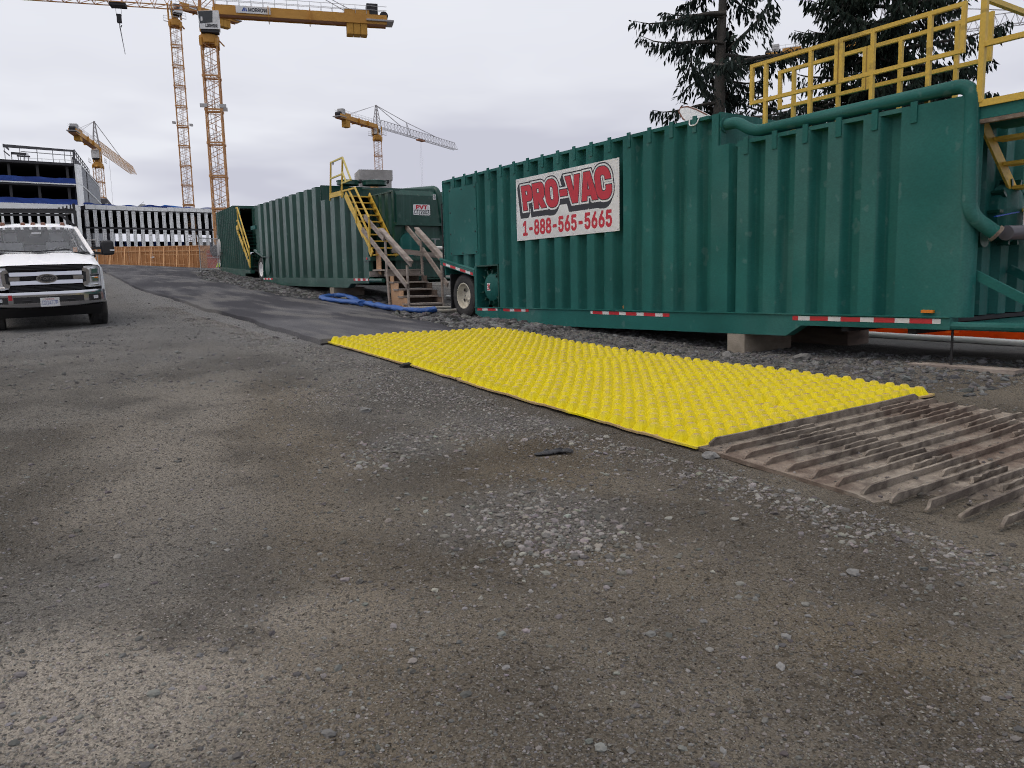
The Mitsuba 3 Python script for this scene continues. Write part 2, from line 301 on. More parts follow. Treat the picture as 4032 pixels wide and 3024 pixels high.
ZZ = ZZ + near * (0.035 * (meshkit.fbm(P3 * 0.9, 3, 2) - 0.5) + 0.016 * (meshkit.fbm(P3 * 6, 3, 5) - 0.5))
def gtop(x, y):                                                            # the same surface with its relief
    x, y = np.asarray(x, float), np.asarray(y, float); p = np.stack([x, y, 0 * x], -1); nr = np.clip(1.4 - np.hypot(x, y) / 40, 0, 1)
    return gz(x, y) + nr * (0.035 * (meshkit.fbm(p * 0.9, 3, 2) - 0.5) + 0.016 * (meshkit.fbm(p * 6, 3, 5) - 0.5))
ny, nx = XX.shape; ii = (np.arange(ny - 1)[:, None] * nx + np.arange(nx - 1)).ravel()
gm = trimesh.Trimesh(np.stack([XX, YY, ZZ], -1).reshape(-1, 3), np.vstack([np.stack([ii, ii + 1, ii + nx + 1], -1), np.stack([ii, ii + nx + 1, ii + nx], -1)]), process=False)
scene['ground'] = mikit.ply(gm, 'm_ground', smooth=True); tag('ground', 'grey brown gravel yard of packed dirt and small stones', kind='structure')
# asphalt road
RL = np.array([(-2.72,11.0),(-3.02,11.5),(-3.66,12.6),(-4.6,14.27),(-6.15,17.15),(-7.48,19.2),(-9.53,22.55),(-11.62,25.5),(-14.66,30.06),(-20.78,40.6),(-27,51),(-40,70),(-44,80)])
RR = np.array([(-0.15,13.5),(-0.98,14.2),(-1.6,15.8),(-3.11,19.4),(-5.0,22.3),(-6.5,24.6),(-8.63,27.2),(-10.8,30.3),(-13.67,34.75),(-16,40),(-19.5,49),(-24,60),(-27,80)])
def resamp(P, n):
    P = smooth_path(P, 8); d = np.concatenate([[0], np.cumsum(np.linalg.norm(np.diff(P, axis=0), axis=1))]); t = np.linspace(0, 1, n) ** 1.35 * d[-1]
    return np.stack([np.interp(t, d, P[:, i]) for i in range(2)], -1)
nR, nC = 420, 26
L_, R_ = resamp(RL, nR), resamp(RR, nR)
jl = 0.10 * (meshkit.fbm(np.stack([L_[:, 0] * 1.3, L_[:, 1] * 1.3, 0 * L_[:, 0]], -1), 4, 21) - 0.5)[:, None] * 2
jr = 0.45 * (meshkit.fbm(np.stack([R_[:, 0] * 0.6, R_[:, 1] * 0.6, 0 * R_[:, 0]], -1), 4, 23) - 0.5)[:, None] * 2
acr = (R_ - L_) / np.linalg.norm(R_ - L_, axis=1, keepdims=True); L_ = L_ + acr * jl; R_ = R_ + acr * jr
tt = np.concatenate([[0, 0.006], np.linspace(0.014, 0.985, nC - 4), [0.994, 1]])
RP = L_[:, None] + (R_ - L_)[:, None] * tt[None, :, None]
hh = np.interp(tt, [0, 0.006, 0.014, 0.97, 1], [-0.03, 0.075, 0.085, 0.05, -0.02])
rz = gtop(RP[..., 0], RP[..., 1]) + hh[None] + 0.02 * (meshkit.fbm(np.concatenate([RP * 1.2, 0 * RP[..., :1]], -1), 3, 9) - 0.5)
rz[0] -= 0.06
ri = (np.arange(nR - 1)[:, None] * nC + np.arange(nC - 1)).ravel()
rm = trimesh.Trimesh(np.concatenate([RP, rz[..., None]], -1).reshape(-1, 3), np.vstack([np.stack([ri, ri + 1, ri + nC + 1], -1), np.stack([ri, ri + nC + 1, ri + nC], -1)]), process=False)
scene['road'] = mikit.ply(rm, 'm_road', smooth=40); tag('road', 'dark asphalt haul road climbing to the plywood fence', kind='structure')
# ------------------------------------------------------------------ gravel: one mesh of stones
def ico(sub):
    m = trimesh.creation.icosphere(subdivisions=sub); return np.array(m.vertices), np.array(m.faces)
I0, I1 = ico(0), ico(1)
def stone_shapes(base, n, seed):
    r = np.random.default_rng(seed); out = []
    for _ in range(n):
        v = base[0] * r.uniform(0.72, 1.22, (len(base[0]), 1)); v = v * np.array([1, r.uniform(0.6, 0.95), r.uniform(0.4, 0.7)]); out.append(v)
    return out
S0, S1 = stone_shapes(I0, 14, 1), stone_shapes(I1, 14, 2)
def stones(XY, size, tone, sunk=0.35, fine=None, dz=None):
    V, F, Cc = [], [], []; n = 0; Z = gtop(XY[:, 0], XY[:, 1]) + (0 if dz is None else dz)
    for i in range(len(XY)):
        b = fine is not None and fine[i]; sh, fa = (S1, I1[1]) if b else (S0, I0[1])
        v = sh[RNG.integers(14)] * size[i]; a = RNG.uniform(0, 6.283); c, s = math.cos(a), math.sin(a)
        t = RNG.normal(0, 0.16)
        v = np.stack([v[:, 0] * c - v[:, 1] * s, v[:, 0] * s + v[:, 1] * c, v[:, 2] + v[:, 0] * t], -1)
        v += (XY[i, 0], XY[i, 1], Z[i] + size[i] * 0.5 * (0.5 - sunk))
        V.append(v); F.append(fa + n); n += len(v); Cc.append(np.repeat(tone[i][None], len(v), 0))
    return trimesh.Trimesh(np.vstack(V), np.vstack(F), process=False), np.vstack(Cc)
def tones(n, lo, hi, warm=0.0):
    t = RNG.uniform(0, 1, n) ** 1.4; b = (lo + (hi - lo) * t) * 0.70
    tint = RNG.normal(0, 0.03, (n, 3)) + np.array([1.0 + warm, 1.0, 1.0 - warm * 1.3]); return np.clip(b[:, None] * tint, 0.02, 0.8)
def sample(n, y0, y1, p=1.0, wid=0.74):
    y = y0 + (y1 - y0) * RNG.uniform(0, 1, n) ** p; x = RNG.uniform(-1, 1, n) * (wid * y + 0.4); return np.stack([x, y], -1)
roadpoly = Polygon(np.vstack([L_, R_[::-1]])).buffer(-0.12)
MATC = [A3(1.40,5.79), A3(4.215,7.604), A3(-.205,13.435), A3(-2.64,11.09)]
E1 = nrm(A3(.834,.551)); E2 = nrm(A3(.53,-.848))
PLN = A3(1.42,5.80); plate_poly = Polygon([PLN, PLN + E1 * 3.05, PLN + E1 * 3.05 + E2 * 3.6, PLN + E2 * 3.6])
blocked = unary_union([roadpoly, Polygon(MATC).buffer(0.02), plate_poly])
import shapely
def free(XY): return XY[~shapely.contains_xy(blocked, XY[:, 0], XY[:, 1])]
nearXY = free(sample(15000, 1.8, 9, 1.15)); midXY = free(sample(16000, 8, 26, 1.2)); midXY = midXY[(midXY[:, 0] < 4.5 - 0.0 * midXY[:, 1])]
def clump(c, r, n):
    a = RNG.normal(0, 1, (n, 2)) * np.asarray(r); return a + np.asarray(c)
cl = [clump((0.1, 4.35), (.30, .38), 1500), clump((.32, 4.0), (.22, .22), 600), clump((-.95, 5.8), (.25, .3), 700), clump((-.3, 6.4), (.35, .25), 800), clump((-1.7, 7.7), (.5, .35), 700), clump((-.9, 7.6), (.5, .5), 700)]
for a, b, n in ((A3(-2.75, 10.85), A3(1.25, 5.55), 2600), (A3(1.3, 5.5), A3(2.6, 3.6), 1300), (A3(-3.0, 10.9), A3(-9.6, 21.8), 5200)):
    t = RNG.uniform(0, 1, n)[:, None]; off = nrm(A3(-(b - a)[1], (b - a)[0])); sgn = -1 if off[1] > 0 else 1
    cl.append(a + (b - a) * t + off * sgn * np.abs(RNG.normal(0, 0.30, (n, 1))))
clXY = free(np.vstack(cl))
bedA, bedB = R_[: int(nR * 0.78)], None
k = RNG.integers(0, int(nR * 0.78), 9000); tk = RNG.uniform(0, 1, 9000) ** 1.2
bed = R_[k] + acr[k] * (0.05 + tk[:, None] * 2.3); bed = free(bed); bed = bed[bed[:, 1] > 13.0]
k2 = RNG.uniform(0, 1, 7000); side = A3(5.6, 8.2) + (A3(-1.2, 17.2) - A3(5.6, 8.2)) * k2[:, None] + A3(-.824, -.567) * RNG.uniform(-1.4, 1.25, (7000, 1)); side = free(side)
groups = [(nearXY, np.clip(RNG.lognormal(math.log(.0062), .46, len(nearXY)), .003, .024), tones(len(nearXY), .13, .36, .03)),
          (midXY, np.clip(RNG.lognormal(math.log(.012), .45, len(midXY)), .006, .05), tones(len(midXY), .12, .32, .01)),
          (clXY, np.clip(RNG.lognormal(math.log(.0105), .38, len(clXY)), .005, .028), tones(len(clXY), .15, .42, .05)),
          (bed, np.clip(RNG.lognormal(math.log(.055), .4, len(bed)), .02, .14), tones(len(bed), .08, .30)),
          (side, np.clip(RNG.lognormal(math.log(.020), .5, len(side)), .008, .07), tones(len(side), .10, .30))]
gs, gq = RNG.uniform(.05, 3.0, 1500), RNG.uniform(.05, 3.5, 1500) ; grit = PLN + gs[:, None] * E1 + gq[:, None] * E2; groups.append((grit, np.clip(RNG.lognormal(math.log(.0065), .5, 1500), .003, .022), tones(1500, .12, .36, .05)))
XYa = np.vstack([g[0] for g in groups]); Sa = np.concatenate([g[1] for g in groups]); Ta = np.vstack([g[2] for g in groups])
fn = (Sa > .015) & (XYa[:, 1] < 6.5)
dzs = np.zeros(len(XYa)); dzs[-1500:] = gz(grit[:, 0], grit[:, 1]) + .028 - gtop(grit[:, 0], grit[:, 1])
sm, sc = stones(XYa, Sa, Ta, fine=fn, dz=dzs)
nm = 120000; ym = 1.9 + 5.6 * RNG.uniform(0, 1, nm) ** 1.35; xm = RNG.uniform(-1, 1, nm) * (.74 * ym + .4); kp = ~shapely.contains_xy(blocked, xm, ym); xm, ym = xm[kp], ym[kp]; nm = len(xm)
szm = np.clip(RNG.lognormal(math.log(.0030), .42, nm), .0015, .008); OC = np.array([(1, 0, 0), (0, 1, 0), (-1, 0, 0), (0, -1, 0), (0, 0, .7), (0, 0, -.5)], float); OF = np.array([(0, 1, 4), (1, 2, 4), (2, 3, 4), (3, 0, 4)])
an = RNG.uniform(0, 6.283, nm); jit = RNG.uniform(.6, 1.3, (nm, 6, 1)); vm = OC[None] * jit * szm[:, None, None]; ca_, sa_ = np.cos(an)[:, None], np.sin(an)[:, None]
vm = np.stack([vm[..., 0] * ca_ - vm[..., 1] * sa_, vm[..., 0] * sa_ + vm[..., 1] * ca_, vm[..., 2]], -1) + np.stack([xm, ym, gtop(xm, ym) + szm * .15], -1)[:, None]
fm = (OF[None] + 6 * np.arange(nm)[:, None, None]).reshape(-1, 3); tm = np.repeat(tones(nm, .08, .40, .06) * (.85 + .6 * np.exp(-(((xm + 1.35) / 1.0) ** 2 + ((ym - 2.7) / .7) ** 2)))[:, None], 6, 0)
sm = trimesh.Trimesh(np.vstack([sm.vertices, vm.reshape(-1, 3)]), np.vstack([sm.faces, fm + len(sm.vertices)]), process=False); sc = np.vstack([sc, tm])
scene['gravel'] = mikit.ply(sm, 'm_stone', smooth=False, color=sc); tag('gravel', 'loose grey gravel and crushed rock scattered over the yard', 'gravel', kind='stuff')
for x, y, s, lab, tone in [(-2.62, 3.62, .055, 'dark fist-sized stone near the left edge of the picture', .05), (-1.36, 7.05, .06, 'flat pale stone alone on the gravel left of the yellow mat', .20),
                           (0.98, 2.72, .024, 'pale rounded stone nearest the bottom edge right of the middle', .25), (1.08, 2.95, .021, 'smaller pale rounded stone just beside another near the bottom edge', .23),
                           (1.62, 3.55, .034, 'half-buried pale stone beside a dark hole in the dirt at right', .20), (-.62, 2.33, .026, 'grey pebble at the bottom edge among beige dirt', .16),
                           (1.47, 5.62, .075, 'pale broken rock at the corner between yellow mat and steel plate', .20), (-1.28, 9.28, .085, 'dark angular rock leaning on the left edge of the yellow mat', .05),
                           (3.1, 11.0, .10, 'grey rock on the gravel just left of the timber block under the nearest tank', .22), (3.95, 10.45, .13, 'largest grey rock right of the timber block under the nearest tank', .17)]:
    XY = np.array([[x, y]]); m_, c_ = stones(XY, np.array([s]), np.array([[tone, tone * .99, tone * .96]]), 0.2, np.array([True]))
    whole('loose_stone', m_, 'm_stone', lab, 'stone', color=c_, smooth=False)
# ------------------------------------------------------------------ yellow track-out mats
MN, MR, MBk, ML = MATC
def matpt(a, b):                                                           # a along N->L (0..1), b along N->R (0..1)
    return (1 - a) * ((1 - b) * MN + b * MR) + a * ((1 - b) * ML + b * MBk)
YEL, MUD = np.array([.74, .63, .003]), np.array([.38, .26, .16])
def build_mat(a0, a1, label, na, nb=23):
    t = thing('yellow_mat', label, 'mat', 'yellow track-out mats lying end to end')
    A, B = np.meshgrid(np.linspace(a0, a1, 60), np.linspace(0, 1, 60), indexing='ij')
    P = matpt(A[..., None], B[..., None]); P = P + 0
    edge = np.minimum(np.minimum(A - a0, a1 - A) * 7, np.minimum(B, 1 - B) * 3.3)
    q = np.stack([P[..., 0], P[..., 1], 0 * A], -1); wav = 0.02 * (meshkit.fbm(q * 1.6, 3, 31) - 0.5)
    lift = 0.03 + np.exp(-edge / 0.06) * 0.02 * meshkit.fbm(q * 2.3, 2, 33)
    Z = gtop(P[..., 0], P[..., 1]) + wav + lift
    n = 60; top = np.concatenate([P, Z[..., None]], -1).reshape(-1, 3); bot = top - [0, 0, .018]
    i = (np.arange(n - 1)[:, None] * n + np.arange(n - 1)).ravel(); f = np.stack([i, i + n, i + n + 1, i + 1], -1)
    m = MB(); m.add(top, f); m.add(bot, f[:, ::-1])
    rim = np.concatenate([np.arange(n), np.arange(1, n) * n + n - 1, (n * n - 2) - np.arange(n - 1), (np.arange(n - 2, 0, -1)) * n])
    rb = np.roll(rim, -1); m.add(np.vstack([top, bot]), np.stack([rim, rb, rb + n * n, rim + n * n], -1))
    g = m.get(); vv = np.array(g.vertices); mud = meshkit.fbm(vv * np.array([2.2, 2.2, 0]), 4, 40); mm = np.clip((mud - 0.36) * 4, 0, 0.9)[:, None] * np.where(vv[:, 2:3] > -9, 1, 1)
    put(t, 'base_sheet', g, 'm_mat', color=YEL * (1 - mm) + MUD * mm, smooth=False)
    # pyramids: a few shared shapes; each of the largest 300 is a part
    shapes = []
    for k in range(10):
        r = np.random.default_rng(50 + k); h = r.uniform(.076, .084); b0 = .069; b1 = r.uniform(.024, .027); dx, dy = r.normal(0, .004, 2)
        ring = lambda h_, s, x=0, y=0: [(x + s * cx, y + s * cy, h_) for cx, cy in ((-1, -.72), (-.72, -1), (.72, -1), (1, -.72), (1, .72), (.72, 1), (-.72, 1), (-1, .72))]
        V = np.array(ring(-.004, b0) + ring(h * .45, b0 * .71, dx * .4, dy * .4) + ring(h * .93, b1 * 1.12, dx, dy) + ring(h, b1 * .8, dx, dy) + [(dx, dy, h + .001)])
        F = [];
        for l in range(3):
            for j in range(8): a_, b_ = l * 8 + j, l * 8 + (j + 1) % 8; F += [[a_, b_, b_ + 8], [a_, b_ + 8, a_ + 8]]
        F += [[24 + j, 24 + (j + 1) % 8, 32] for j in range(8)]
        rot = np.array([[E1[0], E2[0], 0], [E1[1], E2[1], 0], [0, 0, 1]])
        V = V @ rot.T; F = np.array(F)[:, ::-1]
        lv = np.concatenate([np.full(8, .03), np.full(8, .02), np.full(8, .30), np.full(9, 1.0)]); d = r.uniform(.5, 1.0)
        mm = np.clip(lv * d + .08 * r.normal(0, 1, 33), 0, .85)[:, None]; shapes.append((V, F, YEL * (1 - mm) + MUD * mm))
    pos = []
    for ia in range(na):
        for ib in range(nb):
            a, b = a0 + (a1 - a0) * (ia + .62) / (na + .25), (ib + .62) / (nb + .25)
            p = matpt(a, b)
            seam = (abs(b - .5) < .035 and (int(a * 40) % 7 == 3)) or (RNG.uniform() < .006)
            if seam: continue
            z = float(gtop(p[0], p[1])) + .03 + 0.02 * (float(meshkit.fbm(np.array([p[0], p[1], 0]) * 1.6, 3, 31)) - .5)
            pos.append((p[0], p[1], z, math.hypot(*p)))
    pos.sort(key=lambda q: q[3]); plys = [mikit.ply((s_[0], s_[1]), 'm_mat', smooth=False, color=s_[2]) for s_ in shapes]
    for x, y, z, _ in pos[:300]:
        # tilt to the local slope of the ground is under three degrees: upright copies
        scene[key_for(f'{t}__pyramid')] = {**plys[RNG.integers(10)], 'to_world': T().translate([x, y, z]).rotate([0, 0, 1], float(RNG.normal(0, 4)))}
    rest = pos[300:]
    if rest:
        V, F, Cc = [], [], []; n0 = 0
        for x, y, z, _ in rest:
            s_ = shapes[RNG.integers(10)]; V.append(s_[0] + (x, y, z)); F.append(s_[1] + n0); Cc.append(s_[2]); n0 += 33
        put(t, 'far_pyramids', trimesh.Trimesh(np.vstack(V), np.vstack(F), process=False), 'm_mat', color=np.vstack(Cc), kind='stuff')
build_mat(0.0, 0.498, 'bright yellow plastic mat of muddy pyramids next to the rusty steel plate', 23)
build_mat(0.502, 1.0, 'bright yellow plastic pyramid mat meeting the end of the asphalt', 23)
# ------------------------------------------------------------------ rusty rumble plate
t = thing('rumble_plate', 'rusty steel plate with upright rails lying past the yellow mat', 'steel plate')
def plp(s, q, dz=0.0): p = PLN + E1 * s + E2 * q; return A3(p[0], p[1], float(gz(*p)) + dz)
ns, nq = 24, 28; SS, QQ = np.meshgrid(np.linspace(0, 3.05, ns), np.linspace(0, 3.6, nq), indexing='ij')
PP = PLN + SS[..., None] * E1 + QQ[..., None] * E2
edgez = -0.06 * np.clip((QQ - 1.35) / .3, 0, 1) * np.clip(1 - (SS - .25 - .75 * np.clip(QQ - 1.5, 0, 9) - .25 * (meshkit.fbm(np.stack([SS * 2, QQ * 2, 0 * SS], -1), 3, 77) - .5)) / .25, 0, 1)
Zp = gz(PP[..., 0], PP[..., 1]) + .028 + edgez
i = (np.arange(ns - 1)[:, None] * nq + np.arange(nq - 1)).ravel(); fpl = np.stack([i, i + nq, i + nq + 1, i + 1], -1)
topv = np.concatenate([PP, Zp[..., None]], -1).reshape(-1, 3); m = MB().add(topv, fpl[:, ::-1]); m.add(topv - [0, 0, .03], fpl)
rim = np.concatenate([np.arange(nq), np.arange(1, ns) * nq + nq - 1, (ns * nq - 2) - np.arange(nq - 1), np.arange(ns - 2, 0, -1) * nq]); rb = np.roll(rim, -1)
m.add(np.vstack([topv, topv - [0, 0, .03]]), np.stack([rim, rb, rb + ns * nq, rim + ns * nq], -1)); put(t, 'base_plate', m, 'm_rust')
def rail_mesh(q, s0, s1, h, th=.016, taper=.07):
    m = MB(); S = np.concatenate([[s0, s0 + .012, s0 + taper], np.linspace(s0 + taper, s1 - taper, 9)[1:-1], [s1 - taper, s1 - .012, s1]]); w = RNG.normal(0, .0018, len(S)); lean = RNG.normal(0.008, .006, len(S))
    hs = np.interp(S, [s0, s0 + .012, s0 + taper, s1 - taper, s1 - .012, s1], [.008, h * .45, h, h, h * .45, .008])
    V = []
    for s_, h_, ww, ln in zip(S, hs, w, lean):
        q_ = q + ww; V += [plp(s_, q_ - th / 2, .024), plp(s_, q_ + th / 2, .024), plp(s_, q_ + th / 2 + ln, .024 + h_), plp(s_, q_ - th / 2 + ln, .024 + h_)]
    F = []
    for k in range(len(S) - 1):
        b = 4 * k
        for j in range(4): F.append([b + j, b + (j + 1) % 4, b + 4 + (j + 1) % 4, b + 4 + j])
    e = 4 * (len(S) - 1); F += [[3, 2, 1, 0], [e, e + 1, e + 2, e + 3]]
    return m.add(V, F)
for k in range(19):
    q = .03 + .189 * k
    s0 = .03 + (0.05 if k == 0 else 0) + (max(0, k - 8) * .035)
    put(t, 'rail', rail_mesh(q, s0, 3.02, .052 if k > 0 else .066, .020), 'm_rust')
    if k < 18:
        for c0 in (.78, 2.22):
            put(t, 'short_rail', rail_mesh(q + .09, c0 + RNG.normal(0, .015), c0 + .50, .044, .018, taper=.03), 'm_rust')
hk = MB().tube(bend([plp(2.0, 1.60, .03), plp(2.02, 1.62, .085), plp(2.09, 1.66, .085), plp(2.1, 1.68, .03)], .03), .012, 6); put(t, 'lifting_loop', hk, 'm_rust')
# ------------------------------------------------------------------ tank trailers
FT1 = Frame([1.9496, 13.8, .9973], [-.5671, .8237, -.0006], [-.8237, -.5671, 0], [-.0004, .0005, 1])
FT2 = Frame([-4.0498, 22.6, 1.8041], [-.5272, .8495, .0203], [-.8497, -.5273, 0], [.0107, -.0173, .9998])
FT3 = Frame([-11.7852, 35.6, 2.4337], [-.4455, .8943, .0416], [-.8951, -.4458, 0], [.0186, -.0373, .9991])
def corr_wall(fr, pts, lo, hi, voff=0.0, nz=2, sub=True):                  # pts: (u, v) of the profile, lo(u)/hi(u) heights
    m = MB(); U = []
    for (u0, v0), (u1, v1) in zip(pts, pts[1:]):
        k = max(1, int(abs(u1 - u0) / .12)); U += [(u0 + (u1 - u0) * j / k, v0 + (v1 - v0) * j / k) for j in range(k)]
    U.append(pts[-1]); V = []
    for u, v in U: V += [fr(u, v + voff, lo(u)), fr(u, v + voff, hi(u))]
    F = [[2 * k, 2 * k + 2, 2 * k + 3, 2 * k + 1] for k in range(len(U) - 1)]
    return m.add(V, F)
def strip(parent, fr, segs, h, v, name='reflective_strip'):
    """segs: list of ((u,w),(u,w),colour); a strip is a part, each colour field a sub-part."""
    k = key_for(f'{parent}__{name}')
    for (u0, w0), (u1, w1), c in segs:
        m = MB(); q = [(u0, w0 - h / 2), (u1, w1 - h / 2), (u1, w1 + h / 2), (u0, w0 + h / 2)]
        m.hexa([fr(a, v, b) for a, b in q], [fr(a, v + .003, b) for a, b in q])
        put(k, 'red_patch' if c == 'r' else 'white_patch', m, 'm_tape_red' if c == 'r' else 'm_tape_white')
def segs(u0, u1, w0=0.0, w1=0.0, first='r', red=.28, white=.18, start=None):
    out = []; d = -1 if u1 < u0 else 1; u = u0; c = first; L = abs(u1 - u0); first_len = start
    while abs(u - u0) < L - .01:
        ln = first_len if first_len else (red if c == 'r' else white); first_len = None; e = u + d * min(ln, L - abs(u - u0))
        f = lambda x: w0 + (w1 - w0) * abs(x - u0) / L
        out.append(((u, f(u)), (e, f(e)), c)); u = e; c = 'w' if c == 'r' else 'r'
    return out
def wheel(parent, c, ax, r, w, name='wheel', dual=True, rim_mat='m_rim'):
    k = key_for(f'{parent}__{name}'); ax = nrm(ax)                         # ax points outwards; c is the centre of the outer face
    m = MB(); prof = [(r * .60, -w + .01), (r * .86, -w), (r * .97, -w + .03), (r, -w + .06), (r, -.06), (r * .97, -.025), (r * .88, 0), (r * .70, .004), (r * .615, -.012), (r * .60, -.03), (r * .60, -w + .01)]
    m.lathe(c, ax, prof, 40)
    x = nrm(np.cross(ax, (0.01, 0.02, 1))); y = np.cross(ax, x)
    for j in range(44):                                                    # tread blocks
        a = 2 * math.pi * j / 44; d = x * math.cos(a) + y * math.sin(a); tg = -x * math.sin(a) + y * math.cos(a)
        for o in (-w * .22, -w * .5, -w * .78): m.obox(np.asarray(c) + d * (r + .003) + ax * o, tg * r * .055, ax * w * .11, d * .007)
    put(k, 'tyre', m, 'm_rubber', smooth=35)
    R = r * .60; m = MB(); m.lathe(c, ax, [(R, -.02), (R * 1.03, -.006), (R * .97, .0), (R * .93, -.02), (R * .88, -.10), (R * .80, -.13), (R * .62, -w * .62), (R * .40, -w * .60), (R * .34, -w * .50), (R * .30, -w * .50), (.001, -w * .5)], 36)
    put(k, 'rim', m, rim_mat, smooth=35)
    m = MB()
    for j in range(5):
        a = 2 * math.pi * j / 5 + .5; m.disc(np.asarray(c) + (x * math.cos(a) + y * math.sin(a)) * R * .70 - ax * (w * .5), ax, R * .14, R * .14, .002, 14)
    put(k, 'hand_hole', m, 'm_black')
    m = MB()
    for j in range(8):
        a = 2 * math.pi * j / 8; m.disc(np.asarray(c) + (x * math.cos(a) + y * math.sin(a)) * R * .46 - ax * (w * .60), ax, .016, .014, .03, 6)
    put(k, 'wheel_nut', m, 'm_steel', kind='stuff')
    if dual: put(k, 'inner_tyre', MB().lathe(np.asarray(c) - ax * (w + .06), ax, prof, 28), 'm_rubber', smooth=35)
    return k
# ---- the nearest tank
t1 = thing('tank_trailer', 'nearest green corrugated tank trailer carrying the big red lettered sign', 'tank trailer', 'green tank trailers in a row')
F = FT1; pts = [(6.2, 0)]; top1 = lambda u: 3.02 if u > -2.2 else 2.55
def lo1(u): return .04 if u < 3.88 else (.96 if u < 4.74 else .80 + (u - 4.74) * .205)
ribs1 = [.882 - .4915 * j for j in range(-10, 13)]
for uL in ribs1:
    if uL > 5.9: continue
    d = .15
    if abs(uL + 2.07) < .05: pts += [(uL + .035, -d), (uL, 0), (uL - .33, 0), (uL - .40, -d), (uL - .46, -d)]; continue
    last = uL < -4.9
    pts += [(uL + .03, -d), (uL, 0)]
    if not last: pts += [(uL - .20, 0), (uL - .22, -.015), (uL - .245, -.06), (uL - .27, -.115), (uL - .30, -d), (uL - .46, -d)]
pts = [p for p in pts if p[0] <= 6.2]
pts.sort(key=lambda p: -p[0])
hi_pts = [p for p in pts if p[0] > -2.2] + [(-2.2, 0)]; lo_pts = [(-2.2, 0)] + [p for p in pts if p[0] < -2.2] + [(-5.55, 0)] + [(-5.72 + .17 * math.cos(a) - .0, -.17 + .17 * math.sin(a)) for a in np.linspace(math.pi / 2, math.pi, 7)[1:]]
# break the sheet exactly where its lower edge steps
def ins(P, u):
    for i in range(len(P) - 1):
        if P[i][0] > u > P[i + 1][0]:
            f = (P[i][0] - u) / (P[i][0] - P[i + 1][0]); v = P[i][1] + f * (P[i + 1][1] - P[i][1]); return P[:i + 1] + [(u + .0005, v), (u - .0005, v)] + P[i + 1:]
    return P
hi_pts = ins(ins(hi_pts, 3.88), 4.74)
m = corr_wall(F, hi_pts, lo1, lambda u: 3.02); g2 = corr_wall(F, lo_pts, lo1, lambda u: 2.55)
m.add(g2.v[0], np.array(g2.f[0])); put(t1, 'side_wall', m, 'm_green', smooth=30)
W = -2.44
m = MB(); m.add([F(6.2, W, .04), F(-5.72, W, .04), F(-5.72, W, 2.55), F(6.2, W, 2.55)], [[0, 1, 2, 3]]); m.add([F(6.2, W, 2.55), F(-2.2, W, 2.55), F(-2.2, W, 3.02), F(6.2, W, 3.02)], [[0, 1, 2, 3]]); put(t1, 'far_wall', m, 'm_green')
put(t1, 'rear_wall', MB().box(6.17, 6.2, W, -.0, .80, 3.0, F), 'm_green')
m = MB().box(-2.2, 6.2, W, -.10, 3.0, 3.03, F); m.box(-5.7, -2.2, W, -.10, 2.5, 2.545, F); put(t1, 'roof', m, 'm_green')
m = MB().box(-2.22, -2.18, W, -.02, 2.50, 3.04, F); put(t1, 'step_wall', m, 'm_green')
m = MB()
for u0, u1, w in ((6.2, -2.0, 3.02), (-2.55, -5.1, 2.55)): m.box(u1, u0, -.19, -.006, w - .045, w + .008, F)
put(t1, 'top_cap', m, 'm_green')
for uL in ribs1:
    if uL > 5.9 or abs(uL + 2.07) < .1: continue
    w = top1(uL); u = uL - .155; put(t1, 'clip', MB().box(u - .04, u + .04, -.002, .018, w - .20, w + .045, F), 'm_green')
# front end wall, corrugated, facing along -a
m = MB(); V = []; prof = []
x = -.17
while x > W + .05: prof += [(x, 0), (x - .20, 0), (x - .25, -.09), (x - .44, -.09)]; x -= .49
prof = [p for p in prof if p[0] > W] + [(W, 0)]
for x, d in prof: V += [F(-5.72 + abs(d), x, .04), F(-5.72 + abs(d), x, 2.5)]
m.add(V, [[2 * k, 2 * k + 1, 2 * k + 3, 2 * k + 2] for k in range(len(prof) - 1)]); put(t1, 'front_wall', m, 'm_green', smooth=20)
# lower rail
rp = Polygon([(4.80, .04), (4.80, -.09), (4.66, -.15), (4.3, -.21), (3.8, -.258), (2.9, -.283), (1.5, -.29), (-3.48, -.265), (-3.72, -.113), (-5.72, -.105), (-5.72, .045)])
m = MB().prism(rp, lambda a, b: F(a, -.16, b), lambda a, b: F(a, .035, b)); m.box(-5.72, 4.80, -.02, .06, .036, .05, F); put(t1, 'lower_rail', m, 'm_green')
m = MB().prism(rp, lambda a, b: F(a, W - .03, b), lambda a, b: F(a, W + .14, b)); put(t1, 'far_rail', m, 'm_green')
put(t1, 'floor', MB().box(-5.7, 4.7, W + .1, -.1, -.02, .03, F), 'm_dark')
m = MB()
for u in np.arange(-5.2, 4.6, .9): m.box(u - .05, u + .05, W + .1, -.1, -.18, -.02, F)
put(t1, 'cross_member', m, 'm_dark')
put(t1, 'wheel_post', MB().box(4.735, 4.83, -.30, .02, -.10, .97, F), 'm_green')
